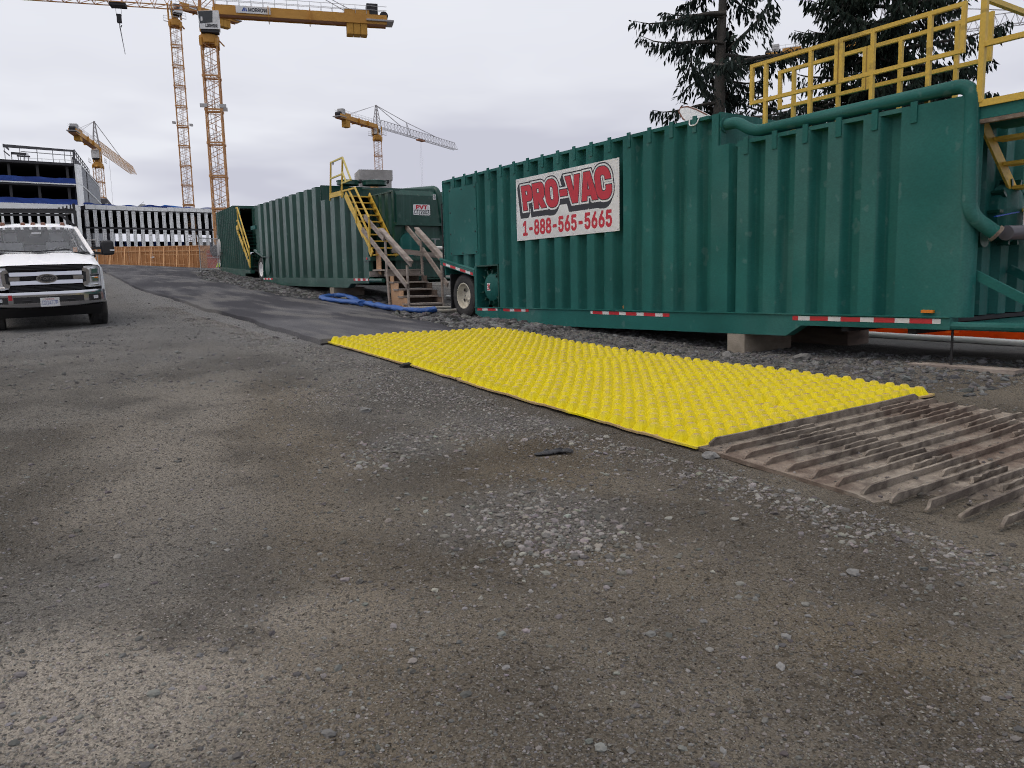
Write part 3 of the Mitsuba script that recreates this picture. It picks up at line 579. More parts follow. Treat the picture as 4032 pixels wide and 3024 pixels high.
# recess with manway
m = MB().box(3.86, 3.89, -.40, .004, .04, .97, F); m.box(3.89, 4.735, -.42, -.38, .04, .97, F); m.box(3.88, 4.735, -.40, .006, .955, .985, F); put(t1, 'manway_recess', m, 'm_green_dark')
mk = key_for(f'{t1}__manway'); mc, nx_ = F(4.235, -.22, .49), F.n
put(mk, 'cover', MB().lathe(F(4.26, -.19, .49), nx_, [(.34, 0), (.34, .05), (.31, .055), (.31, .10), (.30, .115), (.22, .15), (.10, .168), (.001, .172)], 36), 'm_green', smooth=40)
for j in range(12):
    a = 2 * math.pi * j / 12 + .2; d = F.a * math.cos(a) + F.up * math.sin(a); c = F(4.26, -.10, .49) + d * .345; tg = np.cross(nx_, d)
    mm = MB().obox(c, d * .045, tg * .014, nx_ * .05); mm.tube([c + d * .03 - nx_ * .05, c + d * .055 + nx_ * .10], .011, 6); put(mk, 'clamp', mm, 'm_green_dark')
put(mk, 'sticker', MB().obox(F(4.30, -.022, .50), F.a * .062, F.up * .082, F.n * .002), 'm_signwhite')
for wz, hh_, ww in ((.557, .008, .045), (.528, .011, .052), (.503, .006, .035), (.478, .009, .05), (.445, .01, .052)): put(mk, 'sticker_line', MB().obox(F(4.30, -.0195, wz), F.a * ww, F.up * hh_, F.n * .001), 'm_tape_red')
# wheel, fender beam, mud flap
wheel(t1, F(5.42, -.03, .30), F.n, .495, .27); wheel(t1, F(5.42, W + .03, .30), -F.n, .495, .27)
fb = [(4.83, .83), (6.34, 1.14)]; m = MB(); q = [(4.80, .74), (6.36, 1.05), (6.36, 1.18), (4.80, .87)]
m.hexa([F(a, -.04, b) for a, b in q], [F(a, .03, b) for a, b in q]); m.tube([F(4.80, .0, .88), F(6.40, .0, 1.19)], .035, 8); m.hexa([F(a, W, b) for a, b in q], [F(a, -.04, b - .0) for a, b in [(4.8, .80), (6.36, 1.10), (6.36, 1.13), (4.8, .83)]])
put(t1, 'fender_beam', m, 'm_green')
strip(t1, F, segs(6.22, 4.86, 1.075, .795, 'r', .25, .20, .14), .06, .032, 'fender_strip')
put(t1, 'mud_flap', MB().box(6.02, 6.05, -.75, -.05, .0, .82, F), 'm_black')
put(t1, 'axle', MB().tube([F(5.42, -.3, .30), F(5.42, W + .3, .30)], .06, 10), 'm_dark')
strip(t1, F, [((4.70, 0), (4.50, 0), 'r'), ((4.50, 0), (4.27, .006), 'w'), ((4.27, 0), (3.95, 0), 'r'), ((3.95, .004), (3.88, .004), 'w'), ((3.66, .004), (3.40, -.003), 'r'), ((3.40, 0), (3.24, .003), 'w'), ((3.24, 0), (2.98, 0), 'r'), ((2.98, 0), (2.83, 0), 'w'), ((2.83, 0), (2.72, 0), 'r')], .056, .036)
strip(t1, F, segs(.75, -1.24, -.005, -.02, 'w', .27, .175, .06), .056, .036); strip(t1, F, segs(-3.585, -5.615, -.012, -.008, 'r', .275, .185, .09), .06, .036)
put(t1, 'marker_light', MB().box(-5.52, -5.38, .0, .05, .09, .125, F), 'm_amber', label='amber marker light above the rail near the front')
put(t1, 'marker_light', MB().box(-.12, -.06, -.06, -.02, .075, .12, F), 'm_amber')
# flat cover panel with bolts
put(t1, 'cover_panel', MB().hexa([F(a, .004, b) for a, b in ((5.88, 1.252), (4.665, 1.247), (4.68, 2.79), (5.885, 2.80))], [F(a, .014, b) for a, b in ((5.88, 1.252), (4.665, 1.247), (4.68, 2.79), (5.885, 2.80))]), 'm_green')
for a, b in ((5.82, 1.30), (5.3, 1.29), (4.72, 1.29), (4.73, 1.75), (4.73, 2.25), (4.73, 2.73), (5.3, 2.74), (5.83, 2.75), (5.83, 2.25), (5.83, 1.75)): put(t1, 'panel_bolt', MB().disc(F(a, .014, b), F.n, .02, .016, .012, 8), 'm_black')
lk = key_for(f'{t1}__ladder')
for v in (-.10, -.48): put(lk, 'rail', MB().tube([F(6.42, v, .75), F(6.42, v, 2.5), F(6.25, v, 2.62)], .022, 6), 'm_black')
for w in np.arange(.9, 2.5, .30): put(lk, 'rung', MB().tube([F(6.42, -.10, w), F(6.42, -.48, w)], .013, 6), 'm_black')
# overflow pipe running along the top and down the front
pp = bend([F(-2.24, -.13, 2.86), F(-2.44, -.13, 2.86), F(-2.78, -.10, 2.66), F(-5.80, -.06, 2.675), F(-5.84, -.03, 1.22), F(-6.06, -.20, 1.00)], .20, 7)
m = MB().tube(pp, .083, 14); m.disc(F(-2.205, -.13, 2.86), -F.a, .12, .12, .03, 16); put(t1, 'overflow_pipe', m, 'm_green', smooth=40)
for w in (2.33, 1.40): put(t1, 'pipe_bracket', MB().box(-5.80, -5.60, -.20, -.03, w - .07, w + .07, F), 'm_green')
m = MB().disc(F(-6.055, -.195, 1.005), F(-6.06, -.20, 1.0) - F(-5.84, -.03, 1.22), .10, .10, .035, 16); put(t1, 'pipe_flange', m, 'm_rust')
# guard rails on the low half
def rails(parent, v, name):
    k = key_for(f'{parent}__{name}'); b = .049; UP = F.up
    for u in (-2.92, -3.645, -4.53, -5.24): put(k, 'post', MB().bar(F(u, v, 2.545), F(u, v, 3.59), b, b, F.n), 'm_yellow')
    for u0, u1 in ((-2.68, -4.03), (-4.10, -5.62)):
        put(k, 'top_rail', MB().bar(F(u0, v, 3.60), F(u1, v, 3.60), b, b), 'm_yellow'); put(k, 'mid_rail', MB().bar(F(u0, v + .003, 3.085), F(u1, v + .003, 3.085), b, b), 'm_yellow')
        for u in (u0, u1): put(k, 'end_bar', MB().bar(F(u, v, 3.06), F(u, v, 3.625), b, b - .003, F.n), 'm_yellow')
rails(t1, -.15, 'guard_rail'); rails(t1, -.80, 'guard_rail')
k = key_for(f'{t1}__platform')
put(k, 'deck', MB().box(-7.2, -5.74, -1.0, -.06, 2.27, 2.40, F), 'm_green'); put(k, 'toe_board', MB().box(-7.2, -5.80, -.065, -.03, 2.40, 2.475, F), 'm_yellow'); put(k, 'under_angle', MB().box(-7.2, -5.80, -.12, -.05, 2.22, 2.265, F), 'm_rust')
put(k, 'post', MB().bar(F(-5.885, -.05, 2.45), F(-5.885, -.05, 3.58), .06, .06, F.n), 'm_yellow'); put(k, 'top_rail', MB().bar(F(-5.885, -.05, 3.56), F(-5.9, -1.0, 3.56), .055), 'm_yellow')
put(k, 'mid_rail', MB().bar(F(-5.9, -.05, 3.07), F(-7.2, -.05, 3.07), .055), 'm_yellow'); put(k, 'toe_board', MB().box(-5.80, -5.45, -.20, -.14, 2.50, 2.58, F), 'm_yellow')
k = key_for(f'{t1}__staircase'); sl = (2.26 - .99) / 1.52
for u in (-5.84, -6.60): put(k, 'stringer', MB().bar(F(u, -.23, 2.27), F(u, -2.05, 2.27 - 1.82 * sl), .03, .15), 'm_yellow')
for j in range(7):
    v, w = -.60 - .262 * j, 2.115 - .262 * j
    if w > .5: put(k, 'tread', MB().box(-6.60, -5.86, v - .10, v + .12, w - .04, w, F), 'm_yellow')
# front fittings
put(t1, 'discharge_pipe', MB().tube([F(-6.10, -.36, 1.0), F(-6.10, -2.3, 1.06)], .085, 16), 'm_pipe_grey', smooth=40)
vk = key_for(f'{t1}__valve'); put(vk, 'body', MB().disc(F(-5.74, -.40, .98), -F.a, .13, .13, .12, 16), 'm_green_dark'); put(vk, 'handle', MB().bar(F(-5.95, -.42, 1.20), F(-5.95, -1.0, 1.27), .03, .012), 'm_blue', label='blue valve handle')
mk = key_for(f'{t1}__front_manway'); put(mk, 'cover', MB().lathe(F(-5.72, -1.12, 1.28), -F.a, [(.36, 0), (.36, .10), (.33, .11), (.30, .14), (.15, .16), (.001, .165)], 30), 'm_green', smooth=40)
for j in range(10):
    a = 2 * math.pi * j / 10; d = F.n * math.cos(a) + F.up * math.sin(a); put(mk, 'clamp', MB().obox(F(-5.80, -1.12, 1.28) + d * .36, d * .05, np.cross(F.a, d) * .018, F.a * .07), 'm_green_dark')
put(mk, 'paper_notice', MB().obox(F(-5.955, -1.22, 1.22), F.n * .085, F.up * .125, F.a * .003), 'm_signwhite')
for v in (-.22, -1.35): put(t1, 'gusset', MB().bar(F(-5.74, v, .60), F(-6.95, v, -.06), .05, .10), 'm_green')
m = MB(); m.tube([F(-5.70, -.02, -.06), F(-8.4, -.02, -.06)], .05, 10); m.tube([F(-5.70, W + .02, -.06), F(-8.4, W + .02, -.06)], .05, 10); m.box(-7.1, -5.72, W, -.05, -.06, -.03, F); put(t1, 'front_deck', m, 'm_green')
put(t1, 'jack_rod', MB().tube([F(-5.69, -.10, -.10), F(-5.69, -.10, -.53)], .014, 6), 'm_black'); put(t1, 'drain_cap', MB().disc(F(-6.2, -.5, -.05), -F.up, .05, .04, .09, 10), 'm_black')
# hatch lid on the high half: white board with red bands
hk = key_for(f'{t1}__hatch_lid'); lid = Polygon([(-.56, 3.44), (-.59, 3.52), (-.77, 3.50), (-1.0, 3.40), (-1.36, 3.21), (-1.14, 3.15), (-.88, 3.16), (-.69, 3.29)])
put(hk, 'board', MB().prism(lid, lambda a, c: F(a, -.83 - .25 * (c - 3.15), c), lambda a, c: F(a, -.80 - .25 * (c - 3.15), c)), 'm_signwhite')
put(hk, 'red_edge', MB().prism(lid.difference(lid.buffer(-.022)).difference(sbox(-1.4, 3.1, -.7, 3.26)), lambda a, c: F(a, -.799 - .25 * (c - 3.15), c), lambda a, c: F(a, -.795 - .25 * (c - 3.15), c)), 'm_amber_dark'); put(hk, 'hinge_arm', MB().box(-1.15, -.9, -.86, -.80, 3.0, 3.17, F), 'm_green')
put(t1, 'rope_loop', MB().tube(bend([F(-1.62, .0, 3.03), F(-1.64, .03, 2.93), F(-1.78, .03, 2.92), F(-1.82, .0, 3.03)], .06), .010, 6), 'm_white')
m = MB().tube([F(6.55, -.5, .30), F(6.55, -.5, .62)], .02, 6); m.disc(F(6.55, -.5, .62), F.up, .03, .09, .08, 12); put(t1, 'plunger_handle', m, 'm_red', label='red plunger handle behind the rear wheel')
# ---- the sign on its wall
sg = thing('large_sign', 'large white board with fat red outlined letters and a red phone number', 'sign')
S = lambda x, y, z=0.0: F(3.108 - x, .012 + z, 1.436 + y)                  # x to the right, y up
SW, SH = 3.125, 1.252
put(sg, 'board', MB().box(0, SW, -.008, .002, 0, SH, lambda a, b, c: S(a, c, b)), 'm_signwhite')
rr = lambda x0, y0, x1, y1, r: sbox(x0 + r, y0 + r, x1 - r, y1 - r).buffer(r, quad_segs=8)
def glyphs():
    P = sbox(0, 0, .30, 1).union(rr(0, .36, .74, 1, .20).union(sbox(0, .36, .3, 1))).difference(sbox(.27, .60, .42, .79))
    R = P.union(Polygon([(.28, .40), (.52, .46), (.78, 0), (.46, 0), (.30, .28)])); O = rr(0, -.02, .84, 1.02, .36).difference(rr(.31, .24, .53, .76, .10))
    D = sbox(0, .32, .34, .56); V_ = Polygon([(0, 1), (.34, 1), (.46, .40), (.58, 1), (.92, 1), (.63, 0), (.29, 0)])
    A_ = Polygon([(0, 0), (.32, 0), (.36, .17), (.58, .17), (.62, 0), (.95, 0), (.66, 1), (.29, 1)]).difference(Polygon([(.41, .38), (.54, .38), (.475, .68)]))
    C_ = rr(0, -.02, .86, 1.02, .36).difference(rr(.31, .24, .55, .76, .10)).difference(sbox(.45, .42, 1, .60)); return P, R, O, D, V_, A_, C_
def place_glyphs():
    P, R, O, D, V_, A_, C_ = glyphs(); out = []
    for g, x0, wd, y0, y1 in ((P, .16, .35, .60, 1.09), (R, .535, .40, .60, 1.10), (O, .945, .40, .59, 1.11), (D, 1.395, .23, .60, 1.10), (V_, 1.60, .44, .60, 1.11), (A_, 2.01, .46, .60, 1.12), (C_, 2.44, .43, .59, 1.15)):
        w0 = g.bounds[2]; g = affinity.scale(g, wd / w0, y1 - y0, origin=(0, 0)); g = affinity.affine_transform(g, [1, -.16, 0, 1, 0, 0]); out.append(affinity.translate(g, x0 + .10, y0))
    return out
GL = place_glyphs(); allg = unary_union(GL)
lay = lambda z0, z1: (lambda a, b: S(a, b, z0), lambda a, b: S(a, b, z1))
outer = allg.buffer(.072, join_style='mitre', mitre_limit=1.5); sh = unary_union([affinity.translate(outer, -.055 * q, -.085 * q) for q in np.linspace(0, 1, 9)])
put(sg, 'letter_shadow', MB().prism(sh, *lay(.002, .003)), 'm_ink'); put(sg, 'letter_outline', MB().prism(allg.buffer(.047, join_style='mitre', mitre_limit=1.5), *lay(.003, .0045)), 'm_signwhite')
put(sg, 'letter_edge', MB().prism(allg.buffer(.016), *lay(.0045, .006)), 'm_ink')
for g in GL: put(sg, 'red_letter', MB().prism(g, *lay(.006, .008)), 'm_red')
put_text(sg, 'phone_number', '1-888-565-5665', .27, S(1.58, .105, .002), -F.a, F.up, F.n, 'm_red', True, width=2.72, fat=.032)
for a, b in [(x, y) for x in np.linspace(.04, SW - .04, 6) for y in (.03, SH - .03)] + [(.04, .6), (SW - .04, .6)]: put(sg, 'screw', MB().disc(S(a, b, .002), F.n, .010, .008, .004, 8), 'm_steel')
# blocks and planks under the nearest tank
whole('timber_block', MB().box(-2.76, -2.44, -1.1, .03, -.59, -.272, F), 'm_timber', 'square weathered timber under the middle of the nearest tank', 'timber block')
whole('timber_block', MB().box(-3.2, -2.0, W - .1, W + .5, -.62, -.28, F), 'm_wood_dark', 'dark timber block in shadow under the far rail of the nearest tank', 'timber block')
whole('timber_block', MB().hexa([F(4.62, -.10, -.34), F(3.95, -.02, -.42), F(3.95, -.30, -.42), F(4.62, -.30, -.34)], [F(4.62, -.05, -.13), F(3.90, .03, -.27), F(3.95, -.30, -.27), F(4.62, -.30, -.13)]), 'm_timber', 'pale timber wedge behind the rear wheel of the nearest tank', 'timber block')
whole('timber_plank', MB().box(-6.45, -5.25, -.22, .06, -.575, -.53, F), 'm_wood_grey', 'flat plank on the gravel under the jack rod at right', 'plank')
# ---- second and third tank: inset front stair along the near side
def inset_tank(F, label, ulen, rib0, pitch, H, HL, ustep, st_top, st_bot, mat, flat=.40, depth=.21, rail_w=.30):
    t = thing('tank_trailer', label, 'tank trailer', 'green tank trailers in a row')
    W = -2.44
    # near wall: cut away along the stair
    def hi(u):
        if u > ustep: return H
        if u > st_top[0]: return HL
        f = (u - st_bot[0]) / (st_top[0] - st_bot[0]); return max(st_bot[1] - .10 + (st_top[1] - st_bot[1]) * f, .60) if u > st_bot[0] else .60
    def lo(u): return .0 if u < ulen - .95 else .86 + (u - ulen + .95) * .22
    pts, u = [(ulen, 0)], rib0
    while u > .1:
        if u < ulen - .05: pts += [(u + .03, -depth), (u, 0), (u - flat, 0), (u - flat - .03, -depth * .12), (u - flat - .07, -depth * .45), (u - flat - .10, -depth * .8), (u - flat - .14, -depth)]
        u -= pitch
    pts = [p for p in pts if p[0] > 0] + [(0.0, 0)]; pts.sort(key=lambda p: -p[0])
    P = pts
    for c in (ulen - .95, ustep, st_top[0], st_bot[0] + .35): P = ins(P, c)
    put(t, 'side_wall', corr_wall(F, P, lo, hi), mat, smooth=25)
    m = MB(); m.add([F(ulen, W, 0), F(0, W, 0), F(0, W, HL), F(ulen, W, HL)], [[0, 1, 2, 3]]); m.add([F(ulen, W, HL), F(ustep, W, HL), F(ustep, W, H), F(ulen, W, H)], [[0, 1, 2, 3]]); put(t, 'far_wall', m, mat)
    put(t, 'rear_wall', MB().box(ulen - .02, ulen, W, -.0, .86, H, F), mat)
    m = MB().box(ustep, ulen - .02, W, -depth, H - .03, H - .005, F); m.box(.0, ustep, W, -.80, HL - .03, HL, F); m.box(st_top[0], ustep, -.80, -depth, HL - .03, HL, F); put(t, 'roof', m, mat)
    put(t, 'step_wall', MB().box(ustep - .02, ustep + .02, W, -.02, HL - .05, H + .01, F), mat)
    pts2, u = [], st_top[0] + .3
    while u > .05: pts2 += [(u, 0), (u - .22, 0), (u - .27, -.07), (u - .44, -.07), (u - .48, 0)]; u -= .49
    pts2 = [p for p in pts2 if p[0] > 0] + [(0, 0)]; put(t, 'stair_wall', corr_wall(F, pts2, lambda u: 0, lambda u: HL, voff=-.82), mat, smooth=25)
    rp = Polygon([(ulen - .95, .0), (ulen - .95, -.12), (ulen - 1.1, -.19), (ulen - 2.0, -.26), (ulen - 3.4, -rail_w), (1.78, -rail_w), (1.47, -.165), (0, -.145), (0, .0)])
    m = MB().prism(rp, lambda a, b: F(a, -.16, b), lambda a, b: F(a, .035, b)); put(t, 'lower_rail', m, mat)
    put(t, 'far_rail', MB().prism(rp, lambda a, b: F(a, W - .03, b), lambda a, b: F(a, W + .14, b)), mat); put(t, 'floor', MB().box(.1, ulen - 1, W + .1, -.12, -.06, -.02, F), 'm_dark')
    put(t, 'wheel_post', MB().box(ulen - 1.0, ulen - .92, -.35, .02, -.14, .88, F), mat)
    m = MB().hexa([F(a, -.35, b) for a, b in ((ulen - 1.02, .82), (ulen + .38, 1.12), (ulen + .38, 1.20), (ulen - 1.02, .90))], [F(a, .04, b) for a, b in ((ulen - 1.02, .82), (ulen + .38, 1.12), (ulen + .38, 1.20), (ulen - 1.02, .90))]); m.box(ulen - 2.15, ulen - .95, -.05, .05, .83, .87, F); put(t, 'fender_beam', m, mat)
    wheel(t, F(ulen - .42, -.02, .34), F.n, .50, .27, rim_mat='m_white'); wheel(t, F(ulen - .42, W, .34), -F.n, .50, .27, rim_mat='m_white')
    return t, W
t2 = None
F = FT2
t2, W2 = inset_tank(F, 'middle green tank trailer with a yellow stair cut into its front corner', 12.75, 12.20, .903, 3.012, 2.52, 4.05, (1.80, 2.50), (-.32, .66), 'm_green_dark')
m = MB().box(-.04, 0.0, W2, -.80, 0.0, 1.58, F); put(t2, 'front_wall_low', m, 'm_green_dark')
m = MB().box(-.02, .02, -1.0, -.80, 1.58, 2.55, F); m.hexa([F(a, W2, b) for a, b in ((.02, 1.58), (-.10, 1.58), (-.10, 2.40), (.0, 2.54))], [F(a, -.86, b) for a, b in ((.02, 1.58), (-.10, 1.58), (-.10, 2.40), (.0, 2.54))]); put(t2, 'front_box', m, 'm_green_dark', smooth=25)
put(t2, 'front_ledge', MB().box(-.20, -.02, W2 - .14, -.80, 1.52, 1.60, F), 'm_green_dark'); put(t2, 'bumper_beam', MB().box(-.16, .38, W2, .035, .50, .615, F), 'm_green_dark')
put(t2, 'side_marker', MB().disc(F(.10, .036, .56), F.n, .04, .035, .012, 12), 'm_tape_red'); m = MB()
for v in (-.05, -.9, -1.7, W2 + .05): m.box(-.03, .05, v - .05, v + .03, .0, .52, F)
put(t2, 'front_stanchion', m, 'm_green_dark')
m = MB().tube([F(.0, -.02, -.06), F(-.95, -.02, -.06)], .06, 10); m.tube([F(.0, W2 + .02, -.06), F(-2.6, W2 + .02, -.06)], .06, 10); m.box(-.9, 0, W2, -.05, -.05, -.02, F); put(t2, 'front_deck', m, 'm_green_dark')
pp = bend([F(2.0, -1.9, 2.72), F(-.06, -2.22, 2.64), F(-.14, -2.36, 1.62), F(-.22, -2.46, 1.36)], .25, 7); m = MB().tube(pp, .085, 12); m.disc(pp[-1], pp[-1] - pp[-2], .10, .10, .05, 12); put(t2, 'overflow_pipe', m, 'm_green_dark', smooth=40)
for w, v0 in ((2.585, -.1), (2.60, -.45)): put(t2, 'top_edge_bar', MB().bar(F(.6, v0, w + .02), F(.0, W2 + .3, w - .03), .05), 'm_green_dark')
put(t2, 'lifting_lug', MB().box(-.12, .0, W2 - .22, W2, 1.46, 1.61, F), 'm_green_dark'); put(t2, 'tail_block', MB().box(-.3, .1, W2 - .3, W2 + .1, .50, .72, F), 'm_green_dark')
for u, v, r in ((3.5, -.75, .36), (3.2, -1.55, .40)):
    k = key_for(f'{t2}__roof_hatch'); put(k, 'lid', MB().lathe(F(u, v, 3.0), F.up, [(r, 0), (r, .10), (r * 1.05, .11), (r * 1.05, .14), (r * .6, .17), (.001, .18)], 26), 'm_green_dark', smooth=40); put(k, 'hinge', MB().box(u - .1, u + .1, v - r - .08, v - r + .02, 3.08, 3.19, F), 'm_black')
k = key_for(f'{t2}__roof_hatch'); put(k, 'lid', MB().lathe(F(11.8, -1.2, 3.0), F.up, [(.42, 0), (.42, .12), (.46, .14), (.30, .22), (.001, .26)], 26), 'm_galv', smooth=40)
k = key_for(f'{t2}__front_sign'); o = F(-.104, -1.66, 1.985); ex, ey, en = -F.n, F.up, -F.a
put(k, 'board', MB().prism(rr(-.275, -.155, .275, .155, .03), lambda a, b: o + ex * a + ey * b, lambda a, b: o + ex * a + ey * b + en * .006), 'm_signwhite')
put_text(k, 'red_lettering', 'PVT', .105, o + ey * .022 + en * .006, ex, ey, en, 'm_red', True, width=.37, fat=.05); put_text(k, 'black_lettering', 'CT/2003', .125, o - ey * .128 + en * .006, ex, ey, en, 'm_ink', True, width=.50, fat=.012)
k = key_for(f'{t2}__number_plate'); o = F(-.104, -2.09, 2.37); put(k, 'plate', MB().obox(o, ex * .045, ey * .075, en * .003), 'm_signwhite'); put_text(k, 'numeral', '8', .11, o - ey * .055 + en * .003, ex, ey, en, 'm_ink', True, width=.06)
vk = key_for(f'{t2}__valve'); put(vk, 'body', MB().disc(F(-.04, -2.0, .86), -F.a, .11, .11, .3, 14), 'm_green_dark'); put(vk, 'stem', MB().tube([F(-.25, -2.0, .92), F(-.25, -2.0, 1.12)], .02, 6), 'm_steel'); put(vk, 'handle', MB().bar(F(-.25, -1.88, 1.13), F(-.25, -2.16, 1.13), .02), 'm_steel')
whole('pipe_stub', MB().tube([F(-.5, -1.86, .86), F(-.5, -2.35, .865)], .055, 14), 'm_pvc', 'short white plastic pipe coming out of the front of the middle tank', 'pipe', smooth=40)
mk = key_for(f'{t2}__front_manway'); put(mk, 'cover', MB().lathe(F(-.04, -1.30, .98), -F.a, [(.36, 0), (.36, .06), (.30, .08), (.001, .09)], 26), 'm_green', smooth=40)
k = key_for(f'{t2}__oval_manway'); put(k, 'cover', MB().add(*(lambda q: (q.vertices, q.faces))(MB().lathe(F(11.15, -.02, .40), F.n, [(.36, 0), (.36, .03), (.33, .04), (.001, .05)], 30).get())), 'm_green_dark')
strip(t2, F, segs(11.78, 10.35, -.05, -.05, 'w', .28, .20), .07, .037); strip(t2, F, segs(1.22, .03, -.045, -.045, 'r', .24, .18, .14), .07, .037)
put(t2, 'corner_plate', MB().box(12.70, 13.45, -.10, .03, 2.04, 2.20, F), 'm_green')
def tank_stair(t, F, top, bot, n, far_v, lev, mat, tread_mat, rail):
    k = key_for(f'{t}__staircase'); d = A3(bot[0] - top[0], bot[1] - top[1], 0)
    for v in ((-.02, far_v) if rail != 'dark' else (-.02,)): put(k, 'stringer', MB().bar(F(top[0] - .06, v, top[1] - .02), F(bot[0] + .06, v, bot[1] + .02), .035, .20, F.up), mat)
    for j in range(n):
        f = (j + .0) / (n - 1); u, w = top[0] - .12 + (bot[0] - top[0] + .1) * f, top[1] - .06 + (bot[1] - top[1] + .08) * f
        put(k, 'tread', MB().box(u - .10, u + .10, far_v + .02, -.04, w - .035, w, F), tread_mat)
    return k
k = tank_stair(t2, F, (1.86, 2.55), (-.24, .66), 10, -.78, 0, 'm_yellow', 'm_yellow', '')
b = .045
for p, q in (((1.95, 2.64), (.93, 2.64)), ((.93, 2.66), (-.10, 1.71)), ((1.42, 2.62), (.02, 1.33)), ((.02, 1.33), (-.08, 1.12))): put(k, 'handrail', MB().bar(F(p[0], .0, p[1]), F(q[0], .0, q[1]), b), 'm_yellow')
for p, q in (((.91, 1.62), (.91, 2.18)), ((-.09, .72), (-.09, 1.70)), ((1.97, 2.45), (1.97, 2.66))): put(k, 'post', MB().bar(F(p[0], .0, p[1]), F(q[0], .0, q[1]), b, b, F.n), 'm_yellow')
k = key_for(f'{t2}__top_guard')
for u0, u1 in ((3.13, 2.92), (2.08, 1.86)): put(k, 'post', MB().bar(F(u0, .0, 2.45), F(u1, .0, 3.63), b, b, F.n), 'm_yellow')
for p, q in (((2.94, 3.60), (1.86, 3.63)), ((3.02, 3.12), (1.96, 3.15)), ((1.86, 3.63), (1.22, 2.90)), ((1.22, 2.91), (1.99, 2.88)), ((1.96, 3.24), (1.66, 2.90))): put(k, 'rail', MB().bar(F(p[0], .0, p[1]), F(q[0], .0, q[1]), b), 'm_yellow_pale')
put(k, 'toe_board', MB().hexa([F(a, -.01, c) for a, c in ((3.15, 2.52), (2.02, 2.52), (2.05, 2.67), (3.12, 2.67))], [F(a, .025, c) for a, c in ((3.15, 2.52), (2.02, 2.52), (2.05, 2.67), (3.12, 2.67))]), 'm_yellow')
put(k, 'small_latch', MB().box(2.66, 2.70, .0, .03, 3.50, 3.58, F), 'm_black')
whole('timber_block', MB().hexa([F(3.42, -1.0, -.80), F(3.05, -1.0, -.80), F(3.05, .05, -.72), F(3.42, .05, -.72)], [F(3.42, -1.0, -.31), F(3.05, -1.0, -.31), F(3.05, .05, -.31), F(3.42, .05, -.31)]), 'm_timber', 'pale timber standing under the rail of the middle tank', 'timber block')
F = FT3
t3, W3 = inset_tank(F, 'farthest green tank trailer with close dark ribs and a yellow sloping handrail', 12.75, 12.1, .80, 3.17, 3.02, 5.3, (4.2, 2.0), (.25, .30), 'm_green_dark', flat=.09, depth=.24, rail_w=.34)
m = MB().box(-.04, 0, W3, -.80, 0, 3.0, F); put(t3, 'front_wall', m, 'm_green_dark'); put(t3, 'roof_edge', MB().box(-.05, 4.0, W3, -.8, 2.90, 3.02, F), 'm_green_dark')
k = tank_stair(t3, F, (4.1, 1.95), (.25, .15), 11, -.95, 0, 'm_yellow', 'm_green_dark', 'dark'); b = .05
for p, q in (((3.35, 2.98), (.16, .99)), ((3.42, 2.40), (.26, .62)), ((3.35, 2.98), (3.85, 2.97)), ((3.4, 2.38), (3.8, 2.34))): put(k, 'handrail', MB().bar(F(p[0], .0, p[1]), F(q[0], .0, q[1]), b), 'm_yellow')
for u, w0, w1 in ((3.38, 1.6, 2.98), (.22, .1, 1.0), (1.95, .85, 2.1)): put(k, 'post', MB().bar(F(u, .0, w0), F(u, .0, w1), b, b, F.n), 'm_yellow')
put(k, 'bracket', MB().box(3.3, 4.0, -.03, .03, 1.9, 2.12, F), 'm_yellow')
m = MB()
for j in range(11): m.box(-.10, -.04, W3 + .1, -.80, .35 + .22 * j, .37 + .22 * j, F)
put(t3, 'front_ladder_rungs', m, 'm_green', kind='stuff')
put(t3, 'rear_bulge', MB().lathe(F(12.0, .0, 1.10), F.n, [(.55, -.02), (.5, .05), (.3, .10), (.001, .12)], 24), 'm_galv', smooth=40)
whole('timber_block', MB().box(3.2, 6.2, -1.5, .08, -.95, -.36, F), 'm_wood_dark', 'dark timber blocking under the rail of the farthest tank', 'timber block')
# ------------------------------------------------------------------ wooden stair in front of the middle tank
F = FT2; st = thing('wooden_stair', 'weathered timber stair with sloping handrails and an orange plywood side', 'stair')
TR = [(-2.40, -.665), (-2.10, -.475), (-1.79, -.285), (-1.48, -.09), (-1.22, .105)]
for j, (u, w) in enumerate(TR):
    put(st, 'tread', MB().box(u - .02, u + .30, -1.14, -.06, w - .045, w, F), 'm_wood_grey')
    if j in (0,): put(st, 'riser', MB().box(u + .0, u + .035, -1.10, -.08, w - .16, w - .047, F), 'm_wood_dark')
    if j > 0: put(st, 'riser', MB().box(u + .26, u + .29, -1.10, -.10, w - .19, w - .05, F), 'm_wood_dark')
put(st, 'landing', MB().box(-1.02, -.12, -1.16, -.04, .205, .25, F), 'm_wood_grey'); put(st, 'landing_joist', MB().box(-1.0, -.96, -1.14, -.06, .05, .20, F), 'm_wood_grey'); put(st, 'landing_joist', MB().box(-.30, -.26, -1.14, .12, .04, .20, F), 'm_wood_grey')
poly = Polygon([(-2.37, -.83), (-1.30, -.83), (-1.22, .06), (-1.48, .06), (-1.48, -.135), (-1.79, -.135), (-1.79, -.33), (-2.10, -.33), (-2.10, -.52), (-2.37, -.52)])
put(st, 'plywood_side', MB().prism(poly, lambda a, c: F(a, -.112, c), lambda a, c: F(a, -.095, c)), 'm_plywood', label='orange plywood side panel'); put(st, 'side_board', MB().prism(poly, lambda a, c: F(a, -1.115, c), lambda a, c: F(a, -1.10, c)), 'm_wood_dark')
b = .085
